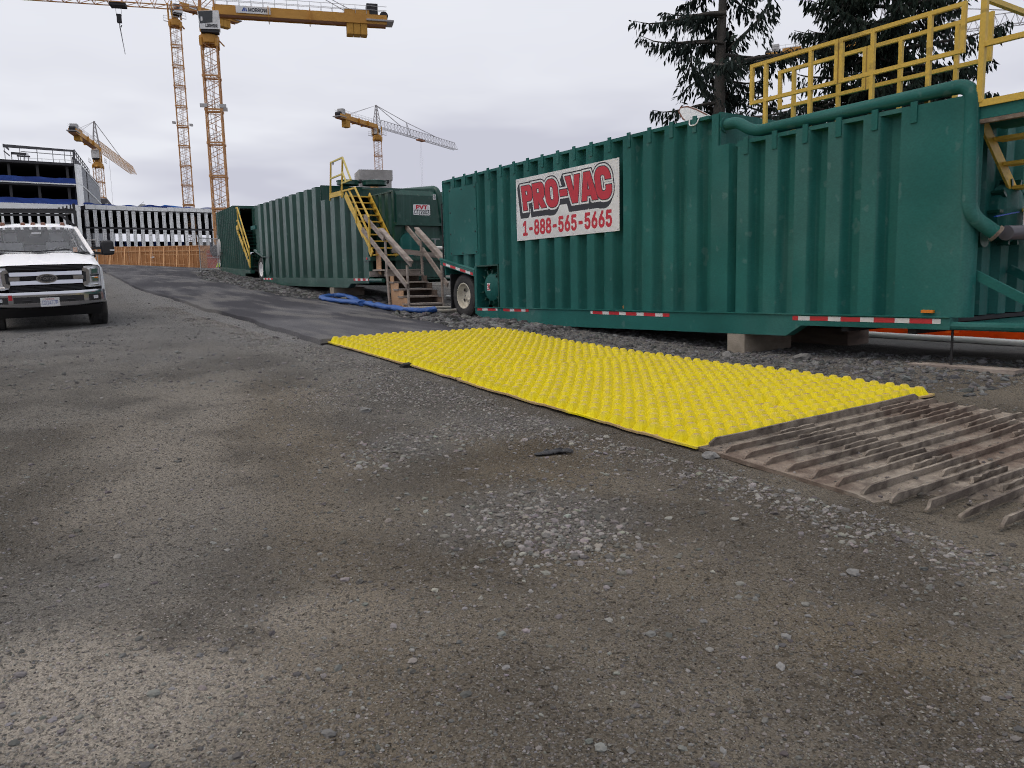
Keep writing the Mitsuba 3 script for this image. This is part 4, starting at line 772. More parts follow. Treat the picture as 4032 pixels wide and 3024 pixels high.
for u0, w0, u1, w1, v in ((-2.50, -.83, -2.46, .34, -.07), (-1.28, -.80, -1.14, .52, -.04), (-1.02, .0, -.98, 1.02, -.10), (-2.40, -.82, -2.36, .46, -1.13), (-1.20, -.6, -1.10, 1.06, -1.13)): put(st, 'post', MB().bar(F(u0, v, w0), F(u1, v, w1), b, .04, F.n), 'm_wood_grey')
for p, q, w_, v in (((.38, 1.78), (-1.02, 1.08), .04, -.05), ((-.76, 1.30), (-2.66, .36), .04, -.10), ((.50, 1.42), (-2.55, -.20), .04, -.015), ((.60, 1.86), (-1.0, .96), .04, -1.16), ((-.86, 1.34), (-2.66, .38), .04, -1.10), ((-1.12, .80), (-2.62, -.20), .04, -1.17)):
    put(st, 'handrail', MB().bar(F(p[0], v, p[1]), F(q[0], v, q[1]), .045, .135, F.up), 'm_wood_grey')
for p, q, v in (((-.76, 1.375), (-2.68, .43), -.08), ((-.86, 1.41), (-2.68, .455), -1.12)): put(st, 'rail_cap', MB().bar(F(p[0], v, p[1]), F(q[0], v, q[1]), .14, .04, F.up), 'm_wood_grey')
put(st, 'cross_board', MB().bar(F(-.95, -.30, .78), F(-1.35, -1.55, .62), .04, .14), 'm_wood_grey'); put(st, 'kick_board', MB().hexa([F(a, -.16, c) for a, c in ((-.16, .18), (-.50, .09), (-.50, .66), (-.15, .98))], [F(a, -.14, c) for a, c in ((-.16, .18), (-.50, .09), (-.50, .66), (-.15, .98))]), 'm_plywood', label='narrow reddish board hanging beside the landing')
# ------------------------------------------------------------------ hoses, orange barrier, white pipe
HP = [(-4.05, 21.2), (-4.62, 22.0), (-5.20, 22.65), (-5.62, 23.4), (-5.80, 24.2), (-5.55, 24.65), (-5.1, 24.35), (-4.75, 23.5), (-4.45, 22.5), (-4.15, 21.7), (-3.75, 20.9), (-3.35, 20.2), (-2.95, 19.5), (-2.55, 18.95), (-2.15, 18.75), (-1.85, 18.95)]
HPs = smooth_path(HP, 7); rr_ = .075 + .06 * meshkit.fbm(np.stack([HPs[:, 0] * 3, HPs[:, 1] * 3, 0 * HPs[:, 0]], -1), 3, 3); zz = gtop(HPs[:, 0], HPs[:, 1]) + .04 + rr_ * .8
m = MB().tube(np.concatenate([HPs, zz[:, None]], 1), rr_, 12); hm = m.get(); vv = np.array(hm.vertices); zc_ = gtop(vv[:, 0], vv[:, 1]) + .05; vv[:, 2] = zc_ + (vv[:, 2] - zc_) * .62; vv += 0.06 * (np.stack([meshkit.fbm(vv * 7, 3, s_) for s_ in (1, 2, 3)], -1) - .5); hm = trimesh.Trimesh(vv, hm.faces, process=False)
whole('wrapped_hose', hm, 'm_tarp', 'blue tarpaulin wrapped hose looped on the asphalt beside the wooden stair', 'hose', smooth=35)
def gtube(pts, r, dz=0.0, k=6): P = smooth_path(pts, k); return MB().tube(np.concatenate([P, (gtop(P[:, 0], P[:, 1]) + r + dz)[:, None]], 1), r, 10)
whole('white_hose', gtube([(-1.95, 18.9), (-1.6, 19.2), (-1.1, 19.6), (-.4, 20.0), (.6, 20.4)], .045, .02), 'm_hose', 'dirty white hose coming out of the blue wrapping', 'hose', smooth=40)
whole('white_hose', gtube([(-2.75, 19.7), (-2.2, 20.0), (-1.4, 20.6), (-.5, 21.1), (.4, 21.5)], .045, .02), 'm_hose', 'dirty white hose on the gravel just below the wooden stair', 'hose', smooth=40)
F = FT1; nb = 60; uu = np.linspace(-10.5, 11.5, nb); V = []
for i, u in enumerate(uu):
    p = F(u, -4.4, 0); z = float(gz(p[0], p[1])); o = .05 * math.sin(i * 1.7) + .03 * math.sin(i * .6)
    V += [p + F.n * o + A3(0, 0, z - p[2] - .02), p + F.n * (o * .4) + A3(0, 0, z - p[2] + .50 + .03 * math.sin(i * 2.1)), p + F.n * (o * .4 - .012) + A3(0, 0, z - p[2] + .50 + .03 * math.sin(i * 2.1)), p + F.n * (o - .012) + A3(0, 0, z - p[2] - .02)]
br = thing('orange_barrier', 'long low orange fabric barrier behind the tanks', 'barrier'); put(br, 'fabric', MB().add(V, [[4 * i + j, 4 * i + 4 + j, 4 * i + 4 + (j + 1) % 4, 4 * i + (j + 1) % 4] for i in range(nb - 1) for j in range(4)]), 'm_orange')
for u in np.arange(-10, 11.5, 2.4): p = F(u, -4.46, 0); z = float(gz(p[0], p[1])); put(br, 'stake', MB().box(p[0] - .02, p[0] + .02, p[1] - .02, p[1] + .02, z - .1, z + .56), 'm_wood_grey')
P_ = [F(u, -3.7, 0)[:2] for u in (-10.5, -7, -3, 0)]; whole('white_pipe', gtube([tuple(p) for p in P_], .055), 'm_pvc', 'straight white pipe on the ground along the orange barrier at right', 'pipe', smooth=40)
P_ = [F(u, -2.8, 0)[:2] for u in (4.5, 7, 9, 11)]; whole('white_pipe', gtube([tuple(p) for p in P_], .075), 'm_pvc', 'thick white pipe on the ground seen through the wooden stair', 'pipe', smooth=40)
# ------------------------------------------------------------------ gloves on the gravel
gl = MB(); o = gp(.30, 5.70); z0 = float(gtop(.30, 5.70))
def finger(p, q, r): gl.tube(smooth_path([A3(*p), (A3(*p) + A3(*q)) / 2 + A3(0, 0, .010), A3(*q)], 4), np.linspace(r, r * .7, 9), 7)
for (x, y), an in (((.27, 5.69), .3), ((.34, 5.72), -.2)):
    c, s = math.cos(an), math.sin(an); R2 = lambda a, b_, z=.012: A3(x + c * a - s * b_, y + s * a + c * b_, float(gtop(x, y)) + z)
    V_, F_ = ico(2); gl.add(R2(-.02, 0, .012) + V_[:, :1] * A3(c, s, 0) * .06 + V_[:, 1:2] * A3(-s, c, 0) * .042 + V_[:, 2:] * A3(0, 0, .016), F_)
    for j, ln in enumerate((.07, .085, .08, .065)): finger(R2(.025, -.03 + .02 * j), R2(.03 + ln, -.042 + .028 * j, .016), .011)
    finger(R2(-.03, .035), R2(.02, .075, .014), .012); gl.add(R2(-.085, 0, .010) + V_[:, :1] * A3(c, s, 0) * .035 + V_[:, 1:2] * A3(-s, c, 0) * .034 + V_[:, 2:] * A3(0, 0, .012), F_)
whole('work_gloves', gl, 'm_black', 'pair of flattened black work gloves lying on the gravel', 'gloves', smooth=40)
# ------------------------------------------------------------------ pickup truck facing the camera
TO, TX, TY, TZ = A3(-8.626, 14.583, .817), nrm([.83, .557, .028]), nrm([.557, -.828, -.058]), nrm([.009, -.064, .998])
K = lambda x, y, z: TO + TX * x + TY * y + TZ * z                          # x to the right as seen from the front, y towards the front
tr = thing('pickup_truck', 'white pickup truck parked facing the camera with a black roof rack', 'truck')
st_ = [(-.06, [(0, 1.285), (.30, 1.283), (.56, 1.28), (.78, 1.268), (.87, 1.25), (.90, 1.21), (.905, 1.0), (.90, .79)]),
       (-.14, [(0, 1.305), (.30, 1.303), (.56, 1.30), (.80, 1.285), (.90, 1.255), (.945, 1.19), (.955, 1.0), (.95, .78)]),
       (-.32, [(0, 1.345), (.28, 1.350), (.56, 1.345), (.82, 1.305), (.925, 1.26), (.975, 1.15), (.985, 1.0), (.985, .62)]),
       (-.80, [(0, 1.42), (.28, 1.435), (.56, 1.43), (.84, 1.36), (.94, 1.31), (.985, 1.18), (1.0, 1.02), (1.0, .93)]),
       (-1.30, [(0, 1.485), (.28, 1.505), (.56, 1.50), (.86, 1.44), (.95, 1.39), (.985, 1.20), (.99, 1.0), (.985, .55)])]
def arch(y, zb): return zb
ys_, full = [], []
for yy in (-.06, -.10, -.14, -.22, -.32, -.42, -.52, -.62, -.72, -.82, -.95, -1.08, -1.18, -1.30):
    y0s = [s_[0] for s_ in st_]; i = max(0, min(len(st_) - 2, sum(1 for q in y0s if q >= yy) - 1)); a, b = st_[i], st_[i + 1]; f = (yy - a[0]) / (b[0] - a[0])
    pr = [(p[0] + (q[0] - p[0]) * f, p[1] + (q[1] - p[1]) * f) for p, q in zip(a[1], b[1])]
    dz = .50 ** 2 - (yy + .95) ** 2; zb = .42 + math.sqrt(dz) if dz > 0 else (.78 if yy > -.2 else .55); pr[-1] = (pr[-1][0], min(zb, pr[-2][1] - .02)); full.append((yy, pr))
V, Fc = [], []
for yy, pr in full: V += [K(-x, yy, z) for x, z in pr[::-1][:-1]] + [K(x, yy, z) for x, z in pr]
npr = 15
for i in range(len(full) - 1):
    for j in range(npr - 1): Fc.append([i * npr + j, i * npr + j + 1, (i + 1) * npr + j + 1, (i + 1) * npr + j])
put(tr, 'hood', MB().add(V, Fc), 'm_truck', smooth=28)
m = MB()
for s in (-1, 1):
    prof = [(.955, 1.42), (.985, 1.20), (.99, 1.0), (.985, .62), (.95, .52)]
    V = [K(s * x, yy, z) for yy in (-1.31, -5.75) for x, z in prof]; m.add(V, [[j, j + 1, j + 6, j + 5] for j in range(4)])
m.add([K(-.955, -3.6, 1.42), K(.955, -3.6, 1.42), K(.955, -5.75, 1.42), K(-.955, -5.75, 1.42)], [[0, 1, 2, 3]]); m.box(-.95, .95, -5.75, -5.7, .6, 1.42, K); put(tr, 'side_panels', m, 'm_truck', smooth=20)
m = MB(); RF = [(-2.02, [(0, 1.995), (.45, 1.99), (.70, 1.965)]), (-2.12, [(0, 2.035), (.45, 2.03), (.70, 2.0)]), (-2.35, [(0, 2.07), (.45, 2.066), (.70, 2.035), (.755, 1.985)]), (-3.4, [(0, 2.08), (.45, 2.076), (.70, 2.045), (.755, 1.985)])]
V, Fc = [], []
for yy, pr in RF:
    pr = pr if len(pr) == 4 else pr + [(.745, pr[-1][1] - .035)]; V += [K(-x, yy, z) for x, z in pr[::-1][:-1]] + [K(x, yy, z) for x, z in pr]
for i in range(3):
    for j in range(6): Fc.append([i * 7 + j, i * 7 + j + 1, i * 7 + j + 8, i * 7 + j + 7])
m.add(V, Fc); put(tr, 'roof', m, 'm_truck', smooth=30)
m = MB()
for s in (-1, 1):
    m.bar(K(s * .93, -1.27, 1.43), K(s * .745, -2.05, 1.975), .07, .05, TY); m.bar(K(s * .755, -2.30, 1.98), K(s * .755, -3.45, 1.98), .06, .05); m.bar(K(s * .94, -2.35, 1.42), K(s * .765, -2.35, 1.97), .08, .05, TX); m.bar(K(s * .95, -3.5, 1.42), K(s * .76, -3.45, 1.99), .12, .05, TX)
m.box(-.76, .76, -3.5, -3.46, 1.42, 1.52, K); put(tr, 'pillars', m, 'm_truck')
WS = lambda x, t: K(x * (.90 - .17 * t), -1.28 - .76 * t + .05 * (1 - x * x), 1.47 + .515 * t)
G_ = 10; V = [WS(-1 + 2 * i / G_, j / 4) for j in range(5) for i in range(G_ + 1)]
put(tr, 'windscreen', MB().add(V, [[j * (G_ + 1) + i, j * (G_ + 1) + i + 1, (j + 1) * (G_ + 1) + i + 1, (j + 1) * (G_ + 1) + i] for j in range(4) for i in range(G_)]), 'm_glass', smooth=True)
m = MB()
for s in (-1, 1): m.add([K(s * .95, -1.36, 1.42), K(s * .95, -3.46, 1.42), K(s * .77, -3.42, 1.97), K(s * .755, -2.1, 1.97)], [[0, 1, 2, 3]])
m.add([K(-.74, -3.47, 1.5), K(.74, -3.47, 1.5), K(.70, -3.46, 1.96), K(-.70, -3.46, 1.96)], [[0, 1, 2, 3]]); put(tr, 'side_windows', m, 'm_darkglass')
m = MB().box(-.9, .9, -1.62, -1.36, 1.15, 1.46, K); m.box(-.9, .9, -3.44, -1.36, .5, .62, K); put(tr, 'dashboard', m, 'm_seat')
m = MB()
for x in (-.42, .42):
    m.hexa([K(x - .25, -2.35, 1.0), K(x + .25, -2.35, 1.0), K(x + .25, -2.55, 1.0), K(x - .25, -2.55, 1.0)], [K(x - .20, -2.55, 1.68), K(x + .20, -2.55, 1.68), K(x + .20, -2.68, 1.68), K(x - .20, -2.68, 1.68)]); m.box(x - .12, x + .12, -2.68, -2.58, 1.70, 1.88, K)
m.box(-.75, .75, -3.3, -3.15, .9, 1.62, K); put(tr, 'seats', m, 'm_seat'); put(tr, 'steering_wheel', MB().tube([K(.42 + .18 * math.cos(a), -1.82 - .05 * math.sin(a), 1.40 + .17 * math.sin(a)) for a in np.linspace(0, 2 * math.pi, 20)], .014, 6), 'm_black')
m = MB().hexa([WS(-.98, -.03), WS(.98, -.03), K(.80, -1.14, 1.468), K(-.80, -1.14, 1.468)], [WS(-.98, .03), WS(.98, .03), K(.80, -1.15, 1.492), K(-.80, -1.15, 1.492)]); put(tr, 'cowl', m, 'm_black')
for x0, x1, t0, t1 in ((-.14, .60, .03, .10), (-.80, -.12, .10, .03)): put(tr, 'wiper', MB().bar(WS(x0, t0) + TY * .03 + TZ * .02, WS(x1, t1) + TY * .03 + TZ * .02, .03, .02), 'm_black')
put(tr, 'windscreen_label', MB().obox(WS(.02, .78) + TY * .012, TX * .085, TZ * .018, TY * .002), 'm_signwhite'); put(tr, 'rear_mirror', MB().box(-.10, .10, -1.95, -1.92, 1.80, 1.86, K), 'm_black')
# grille
m = MB().box(-.62, .62, -.16, -.10, .78, 1.275, K); put(tr, 'grille_back', m, 'm_black')
for j, z in enumerate((1.20, 1.225, 1.25)): put(tr, 'grille_slat', MB().box(-.57 + .0 * j, .57, -.10, -.03, z, z + .012, K), 'm_dark')
for j, z in enumerate((.805, .83, .855, .88)): put(tr, 'grille_slat', MB().box(-.57, .57, -.10, -.02, z, z + .012, K), 'm_dark')
def face(z0, z1, x0, x1, y0, y1, slope=.02): return MB().hexa([K(x0, y0, z0), K(x1, y0, z0), K(x1, y0, z1), K(x0, y0, z1)], [K(x0 + .015, y1, z0 + slope), K(x1 - .015, y1, z0 + slope), K(x1 - .015, y1 - .01, z1 - slope), K(x0 + .015, y1 - .01, z1 - slope)])
m = face(1.065, 1.175, -.60, .60, -.08, .02); m.hexa(*[[K(x, y, z) for x, z in ((-.60, 1.0), (-.43, 1.0), (-.43, 1.07), (-.60, 1.07))] for y in (-.06, .01)]); m.hexa(*[[K(x, y, z) for x, z in ((.43, 1.0), (.60, 1.0), (.60, 1.07), (.43, 1.07))] for y in (-.06, .01)]); put(tr, 'grille_bar', m, 'm_chrome')
m = face(.905, 1.015, -.60, .60, -.08, .02); put(tr, 'grille_bar', m, 'm_chrome')
for s in (-1, 1):
    m = MB()
    for a, b in (((.60, 1.175), (.685, 1.16)), ((.685, 1.16), (.675, .93)), ((.675, .93), (.59, .905))): m.bar(K(s * a[0], -.03, a[1]), K(s * b[0], -.03, b[1]), .06, .022, TY)
    put(tr, 'grille_surround', m, 'm_chrome')
for s in (-1, 1): put(tr, 'side_vent', MB().box(min(s * .605, s * .665), max(s * .605, s * .665), -.06, -.03, .93, 1.15, K), 'm_black')
ek = key_for(f'{tr}__emblem'); ell = affinity.scale(Point(0, 0).buffer(1, quad_segs=16), .172, .082); E_ = lambda y: (lambda a, b: K(a, y, 1.032 + b))
put(ek, 'oval_rim', MB().prism(ell, E_(.0), E_(.045)), 'm_chrome'); put(ek, 'oval_field', MB().prism(affinity.scale(ell, .88, .80), E_(.045), E_(.049)), 'm_black')
put_text(ek, 'script_lettering', 'Ford', .062, K(-.012, .049, 1.008), TX, TZ, TY, 'm_chrome', False, width=.215, slant=.25)
put(ek, 'oval_line', MB().prism(affinity.scale(ell, .80, .70).difference(affinity.scale(ell, .77, .66)), E_(.049), E_(.051)), 'm_chrome')
for s in (1, -1):
    hk = key_for(f'{tr}__headlight'); pl = Polygon([(.625, 1.235), (.87, 1.24), (.90, 1.20), (.905, .85), (.70, .835), (.605, .86), (.605, .90), (.70, .92), (.705, 1.17), (.625, 1.18)])
    f0 = lambda a, b, y=-.13: K(s * a, y - .30 * max(0, a - .70) ** 1.0, b); put(hk, 'housing', MB().prism(pl, lambda a, b: f0(a, b, -.16), lambda a, b: f0(a, b, -.055)), 'm_lens')
    for z0, z1, x0, x1 in ((1.08, 1.20, .74, .87), (.93, 1.04, .74, .87), (.86, .90, .66, .86)): put(hk, 'reflector', MB().hexa([f0(x0, z0, -.054), f0(x1, z0, -.054), f0(x1, z1, -.054), f0(x0, z1, -.054)], [f0(x0 + .015, z0 + .015, -.044), f0(x1 - .015, z0 + .015, -.044), f0(x1 - .015, z1 - .015, -.044), f0(x0 + .015, z1 - .015, -.044)]), 'm_chrome')
    put(hk, 'dark_bezel', MB().hexa([f0(.73, 1.045, -.053), f0(.88, 1.045, -.053), f0(.88, 1.075, -.053), f0(.73, 1.075, -.053)], [f0(.73, 1.045, -.046), f0(.88, 1.045, -.046), f0(.88, 1.075, -.046), f0(.73, 1.075, -.046)]), 'm_dark'); put(hk, 'turn_signal', MB().hexa([f0(.80, 1.0, -.043), f0(.86, 1.0, -.043), f0(.86, 1.03, -.043), f0(.80, 1.03, -.043)], [f0(.80, 1.0, -.04), f0(.86, 1.0, -.04), f0(.86, 1.03, -.04), f0(.80, 1.03, -.04)]), 'm_amber')
# bumper: a swept chrome shell with dark openings
bx = np.array([-1.0, -.985, -.95, -.88, -.70, -.45, 0, .45, .70, .88, .95, .985, 1.0]); by = np.array([-.62, -.36, -.20, -.10, -.0, .05, .075, .05, .0, -.10, -.20, -.36, -.62])
prof = [(-.06, .795), (.0, .79), (.012, .775), (.016, .735), (.016, .60), (.010, .57), (-.03, .51), (-.10, .49)]; up_ = lambda x: .03 * min(1, (abs(x) / .75) ** 3)
V = [K(x, y + o, z + (up_(x) if z < .6 else 0)) for x, y in zip(bx, by) for o, z in prof]; n8 = len(prof)
put(tr, 'bumper', MB().add(V, [[i * n8 + j, i * n8 + j + 1, (i + 1) * n8 + j + 1, (i + 1) * n8 + j] for i in range(len(bx) - 1) for j in range(n8 - 1)]), 'm_chrome', smooth=30)
yb = lambda x: float(np.interp(x, bx, by)) + .017
for x0, x1, z0, z1 in ((-.57, .57, .592, .705), (.655, .87, .585, .705), (-.87, -.655, .585, .705)):
    X = np.linspace(x0, x1, 9); put(tr, 'bumper_opening', MB().hexa if False else MB().add([K(x, yb(x) + .0025, z) for x in X for z in (z0, z1)], [[2 * i, 2 * i + 2, 2 * i + 3, 2 * i + 1] for i in range(8)]), 'm_black')
for s in (1, -1): put(tr, 'fog_light', MB().obox(K(s * .76, yb(.76) + .008, .65), TX * .055, TZ * .03, TY * .006), 'm_lens')
m = MB()
for x in (-.36, .36): m.tube([K(x - .07, .08, .64), K(x - .04, .105, .638), K(x + .04, .105, .638), K(x + .07, .08, .64)], .012, 6)
put(tr, 'tow_hook', m, 'm_dark')
pk = key_for(f'{tr}__licence_plate'); pc = K(-.0, .112, .60); put(pk, 'plate', MB().obox(pc, TX * .155, TZ * .082, TY * .004), 'm_signwhite'); put_text(pk, 'characters', 'C01477P', .075, pc - TZ * .045 + TY * .0042, TX, TZ, TY, 'm_logo_blue', False, width=.255); put_text(pk, 'state_name', 'WASHINGTON', .020, pc + TZ * .046 + TY * .0042, TX, TZ, TY, 'm_red', False, width=.14)
put(tr, 'pink_mark', MB().obox(K(-.615, yb(-.615) + .004, .70), TX * .03, TZ * .05, TY * .002), 'm_tape_red', label='faded pink mark on the bumper')
m = MB().hexa([K(-.86, -.34, .30), K(.86, -.34, .30), K(.86, -.40, .30), K(-.86, -.40, .30)], [K(-.90, -.12, .50), K(.90, -.12, .50), K(.90, -.4, .50), K(-.90, -.4, .50)]); m.box(-.84, .84, -1.3, -.3, .38, .75, K); put(tr, 'air_dam', m, 'm_black'); put(tr, 'underbody', MB().box(-.7, .7, -5.6, -1.3, .42, .60, K), 'm_dark')
for s in (1, -1):
    wheel(tr, K(s * 1.02, -.95, .405), TX * s, .405, .30, dual=False, rim_mat='m_steel'); wheel(tr, K(s * 1.02, -4.6, .405), TX * s, .405, .30, dual=False, rim_mat='m_steel')
    put(tr, 'wheel_arch_lining', MB().box(min(s * .45, s * .72), max(s * .45, s * .72), -1.5, -.4, .42, 1.0, K), 'm_dark')
    mk = key_for(f'{tr}__mirror'); bx3 = m3.Manifold.hull(sum([[m3.Manifold.sphere(.05, 12).translate([x, y, z])] for x in (1.18, 1.32) for y in (-1.60, -1.50) for z in (1.455, 1.655)], []) if False else m3.Manifold.batch_boolean([m3.Manifold.sphere(.05, 12).translate([x, y, z]) for x in (1.18, 1.32) for y in (-1.60, -1.50) for z in (1.455, 1.655)], m3.OpType.Add))
    q = bx3.to_mesh(); vq = np.asarray(q.vert_properties)[:, :3]; put(mk, 'shell', trimesh.Trimesh(TO + np.outer(vq[:, 0] * s, TX) + np.outer(vq[:, 1], TY) + np.outer(vq[:, 2], TZ), np.asarray(q.tri_verts)[:, ::s], process=False), 'm_black', smooth=40)
    m = MB(); m.bar(K(s * .94, -1.45, 1.545), K(s * 1.16, -1.52, 1.56), .05, .055); m.bar(K(s * .95, -1.45, 1.46), K(s * 1.16, -1.52, 1.435), .05, .05); m.box(min(s * .93, s * 1.0), max(s * .93, s * 1.0), -1.55, -1.38, 1.37, 1.50, K); put(mk, 'arm', m, 'm_black'); put(mk, 'side_marker', MB().obox(K(s * 1.325, -1.448, 1.505), TX * .045, TZ * .018, TY * .004), 'm_lens')
for x in (-.53, -.18, 0, .18, .53): put(tr, 'clearance_light', MB().hexa([K(x - .045, -2.15, 2.03), K(x + .045, -2.15, 2.03), K(x + .045, -2.28, 2.05), K(x - .045, -2.28, 2.05)], [K(x - .03, -2.20, 2.085), K(x + .03, -2.20, 2.085), K(x + .03, -2.27, 2.095), K(x - .03, -2.27, 2.095)]), 'm_amber_dark')
put(tr, 'aerial_fin', MB().obox(K(-.43, -2.3, 2.075), TX * .05, TY * .04, TZ * .018), 'm_black')
rk = key_for(f'{tr}__rack')
for z, y in ((2.345, -3.55), (2.395, -3.62), (2.33, -5.5)): put(rk, 'cross_bar', MB().bar(K(-.92, y, z), K(.92, y, z), .06, .045), 'm_black')
for s in (-1, 1):
    put(rk, 'side_rail', MB().bar(K(s * .90, -3.55, 2.36), K(s * .90, -5.6, 2.36), .05, .05), 'm_black'); put(rk, 'upright', MB().bar(K(s * .90, -3.55, 1.42), K(s * .90, -3.55, 2.53), .055, .055, TX), 'm_black'); put(rk, 'upright', MB().bar(K(s * .90, -5.55, 1.42), K(s * .90, -5.55, 2.5), .055, .055, TX), 'm_black'); put(rk, 'brace', MB().bar(K(s * .62, -3.55, 2.28), K(s * .89, -3.55, 2.02), .05, .05, TY), 'm_black')
    for x, z in ((.61, 2.45), (.69, 2.47), (.765, 2.49), (.84, 2.51)): put(rk, 'stake', MB().bar(K(s * x, -3.60, 2.36), K(s * x, -3.60, z), .032, .03, TX), 'm_black')
# ------------------------------------------------------------------ unfinished buildings
FA = Frame([-81.475, 150, 21.945], [.826, .563, 0], [.563, -.826, 0]); FBd = Frame([-81.475, 150, 21.945], [-.392, .92, 0], [.92, .392, 0]); FM = Frame([-81.762, 158, 14.692], [.826, .563, 0], [.563, -.826, 0])
F = FA; b1 = thing('unfinished_building', 'open concrete block at left with blue safety netting on two floors', 'building')
L0 = -26.0
put(b1, 'roof_slab', MB().box(L0, -.02, -16, .0, 3.55, 4.0, F), 'm_slab')
for z0, z1 in ((-.35, .02), (-4.1, -3.75)): put(b1, 'floor_slab', MB().box(L0, -.02, -16, -.05, z0, z1, F), 'm_slab')
put(b1, 'slab_edge', MB().box(L0, -.03, -.05, .04, -.02, .20, F), 'm_panelwhite'); put(b1, 'white_band', MB().box(L0, .15, -.3, .06, -4.75, -3.68, F), 'm_panelwhite')
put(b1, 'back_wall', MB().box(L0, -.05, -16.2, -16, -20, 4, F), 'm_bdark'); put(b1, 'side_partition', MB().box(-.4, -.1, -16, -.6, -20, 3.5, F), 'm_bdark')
for s_ in (-22, -16.4, -10.7, -6.2, -1.35):
    for z0, z1 in ((.02, 3.55), (-3.75, -.35)): put(b1, 'column', MB().box(s_ - .22, s_ + .22, -1.6, -1.15, z0, z1, F), 'm_column')
def net(parent, F, x0, x1, z0, z1, v, mat='m_net'):
    X = np.linspace(x0, x1, 40); V = []
    for i, x in enumerate(X): o = .10 * math.sin(i * 1.3) + .06 * math.sin(i * .5); V += [F(x, v + o, z0), F(x, v + .5 * o, z1 + .06 * math.sin(i * .9)), F(x, v + .5 * o - .02, z1 + .06 * math.sin(i * .9)), F(x, v + o - .02, z0)]
    return put(parent, 'blue_netting', MB().add(V, [[4 * i + j, 4 * i + 4 + j, 4 * i + 4 + (j + 1) % 4, 4 * i + (j + 1) % 4] for i in range(39) for j in range(4)]), mat)
net(b1, F, L0, -.15, .22, 1.20, -.25); net(b1, F, L0, -.25, -3.66, -2.68, -.25)
scene['e_lamp'] = {'type': 'diffuse', 'reflectance': {'type': 'rgb', 'value': [.8, .8, .8]}}
for s_, z in ((-6.9, -1.75), (-5.9, -2.0), (-12.3, -2.55), (-12.1, 1.95)):
    k_ = put(b1, 'work_light', MB().box(s_ - .13, s_ + .13, -4, -3.9, z - .10, z + .10, F), 'e_lamp'); scene[k_]['emitter'] = {'type': 'area', 'radiance': {'type': 'rgb', 'value': [6, 6.2, 6.6]}}
gk = key_for(f'{b1}__roof_guard'); put(gk, 'top_board', MB().hexa([F(-11.3, -.35, 6.15), F(-.05, -.35, 6.15), F(-.05, -.45, 6.15), F(-11.3, -.45, 6.15)], [F(-11.3, -.35, 6.72), F(-.05, -.35, 6.52), F(-.05, -.45, 6.52), F(-11.3, -.45, 6.72)]), 'm_guardwood')
put(gk, 'mid_board', MB().bar(F(-8.6, -.4, 5.62), F(-.2, -.4, 5.45), .06, .12), 'm_guardwood')
for s_ in (-11.1, -8.75, -6.05, -3.55, -1.65, -.6): put(gk, 'post', MB().bar(F(s_, -.42, 3.98), F(s_, -.42, 6.4), .10, .12, F.n), 'm_guardwood')
put(gk, 'corner_board', MB().box(-.28, .05, -.5, -.4, 4.0, 6.5, F), 'm_guardwood'); put(gk, 'return_board', MB().bar(F(-11.2, -.4, 6.6), F(-10.2, -5.5, 6.6), .1, .35), 'm_guardwood'); put(gk, 'return_board', MB().bar(F(-11.2, -.4, 5.5), F(-10.2, -5.5, 5.5), .1, .2), 'm_guardwood'); put(gk, 'return_board', MB().bar(F(.0, -.4, 6.35), F(.6, -4.5, 6.35), .1, .3), 'm_guardwood'); put(gk, 'inner_board', MB().box(-10.0, -7.6, -2.6, -2.5, 5.3, 5.75, F), 'm_guardwood'); put(gk, 'inner_board', MB().box(-9.2, -7.1, -2.2, -2.1, 4.9, 5.2, F), 'm_guardwood')
for s_ in (-10, -9, -8, -7.4): put(gk, 'inner_post', MB().box(s_ - .06, s_ + .06, -2.5, -2.4, 4.0, 5.7, F), 'm_guardwood')
put(gk, 'low_rail', MB().bar(F(-8.3, .0, 4.42), F(.0, .0, 4.55), .05, .06), 'm_galv')
for s_ in (-8.3, -5.4, -2.6, -.1): put(gk, 'low_post', MB().bar(F(s_, .0, 3.98), F(s_, .0, 4.5), .06, .06, F.n), 'm_galv')
put(b1, 'corner_panel', MB().box(-.02, .02, -.5, .08, .25, 3.9, F), 'm_panelwhite')
F = FBd
put(b1, 'side_corner_panel', MB().hexa([F(-.2, .08, .30), F(9.4, .08, 1.05), F(9.4, -.2, 1.05), F(-.2, -.2, .30)], [F(-.2, .08, 3.88), F(9.4, .08, 5.05), F(9.4, -.2, 5.05), F(-.2, -.2, 3.88)]), 'm_panelwhite')
put(b1, 'side_corner_panel', MB().hexa([F(-.2, .08, -3.9), F(9.4, .08, -2.9), F(9.4, -.2, -2.9), F(-.2, -.2, -3.9)], [F(-.2, .08, .24), F(9.4, .08, .99), F(9.4, -.2, .99), F(-.2, -.2, .24)]), 'm_panelwhite')
x = 9.6; j = 0
while x < 49.5:
    w_ = 2.2; z = lambda q: 5.05 + (q - 9.6) * .0155
    put(b1, 'cladding_sheet', MB().hexa([F(x, .0, -9), F(x + w_, .0, -9), F(x + w_, -.3, -9), F(x, -.3, -9)], [F(x, .0, z(x)), F(x + w_, .0, z(x + w_)), F(x + w_, -.3, z(x + w_)), F(x, -.3, z(x))]), 'm_bgrey' if not 17.5 < x < 20 else 'm_bdark'); x += w_ + .06
for za, zb in ((5.06, 5.68), (1.02, 1.60)): put(b1, 'white_trim', MB().bar(F(9.4, .06, za), F(50, .06, zb), .12, .22), 'm_panelwhite')
put(b1, 'parapet', MB().hexa([F(0, -.1, 3.9), F(50, -.1, 5.7), F(50, -.5, 5.7), F(0, -.5, 3.9)], [F(0, -.1, 5.2), F(50, -.1, 6.5), F(50, -.5, 6.5), F(0, -.5, 5.2)]), 'm_guardwood'); gk = key_for(f'{b1}__side_guard')
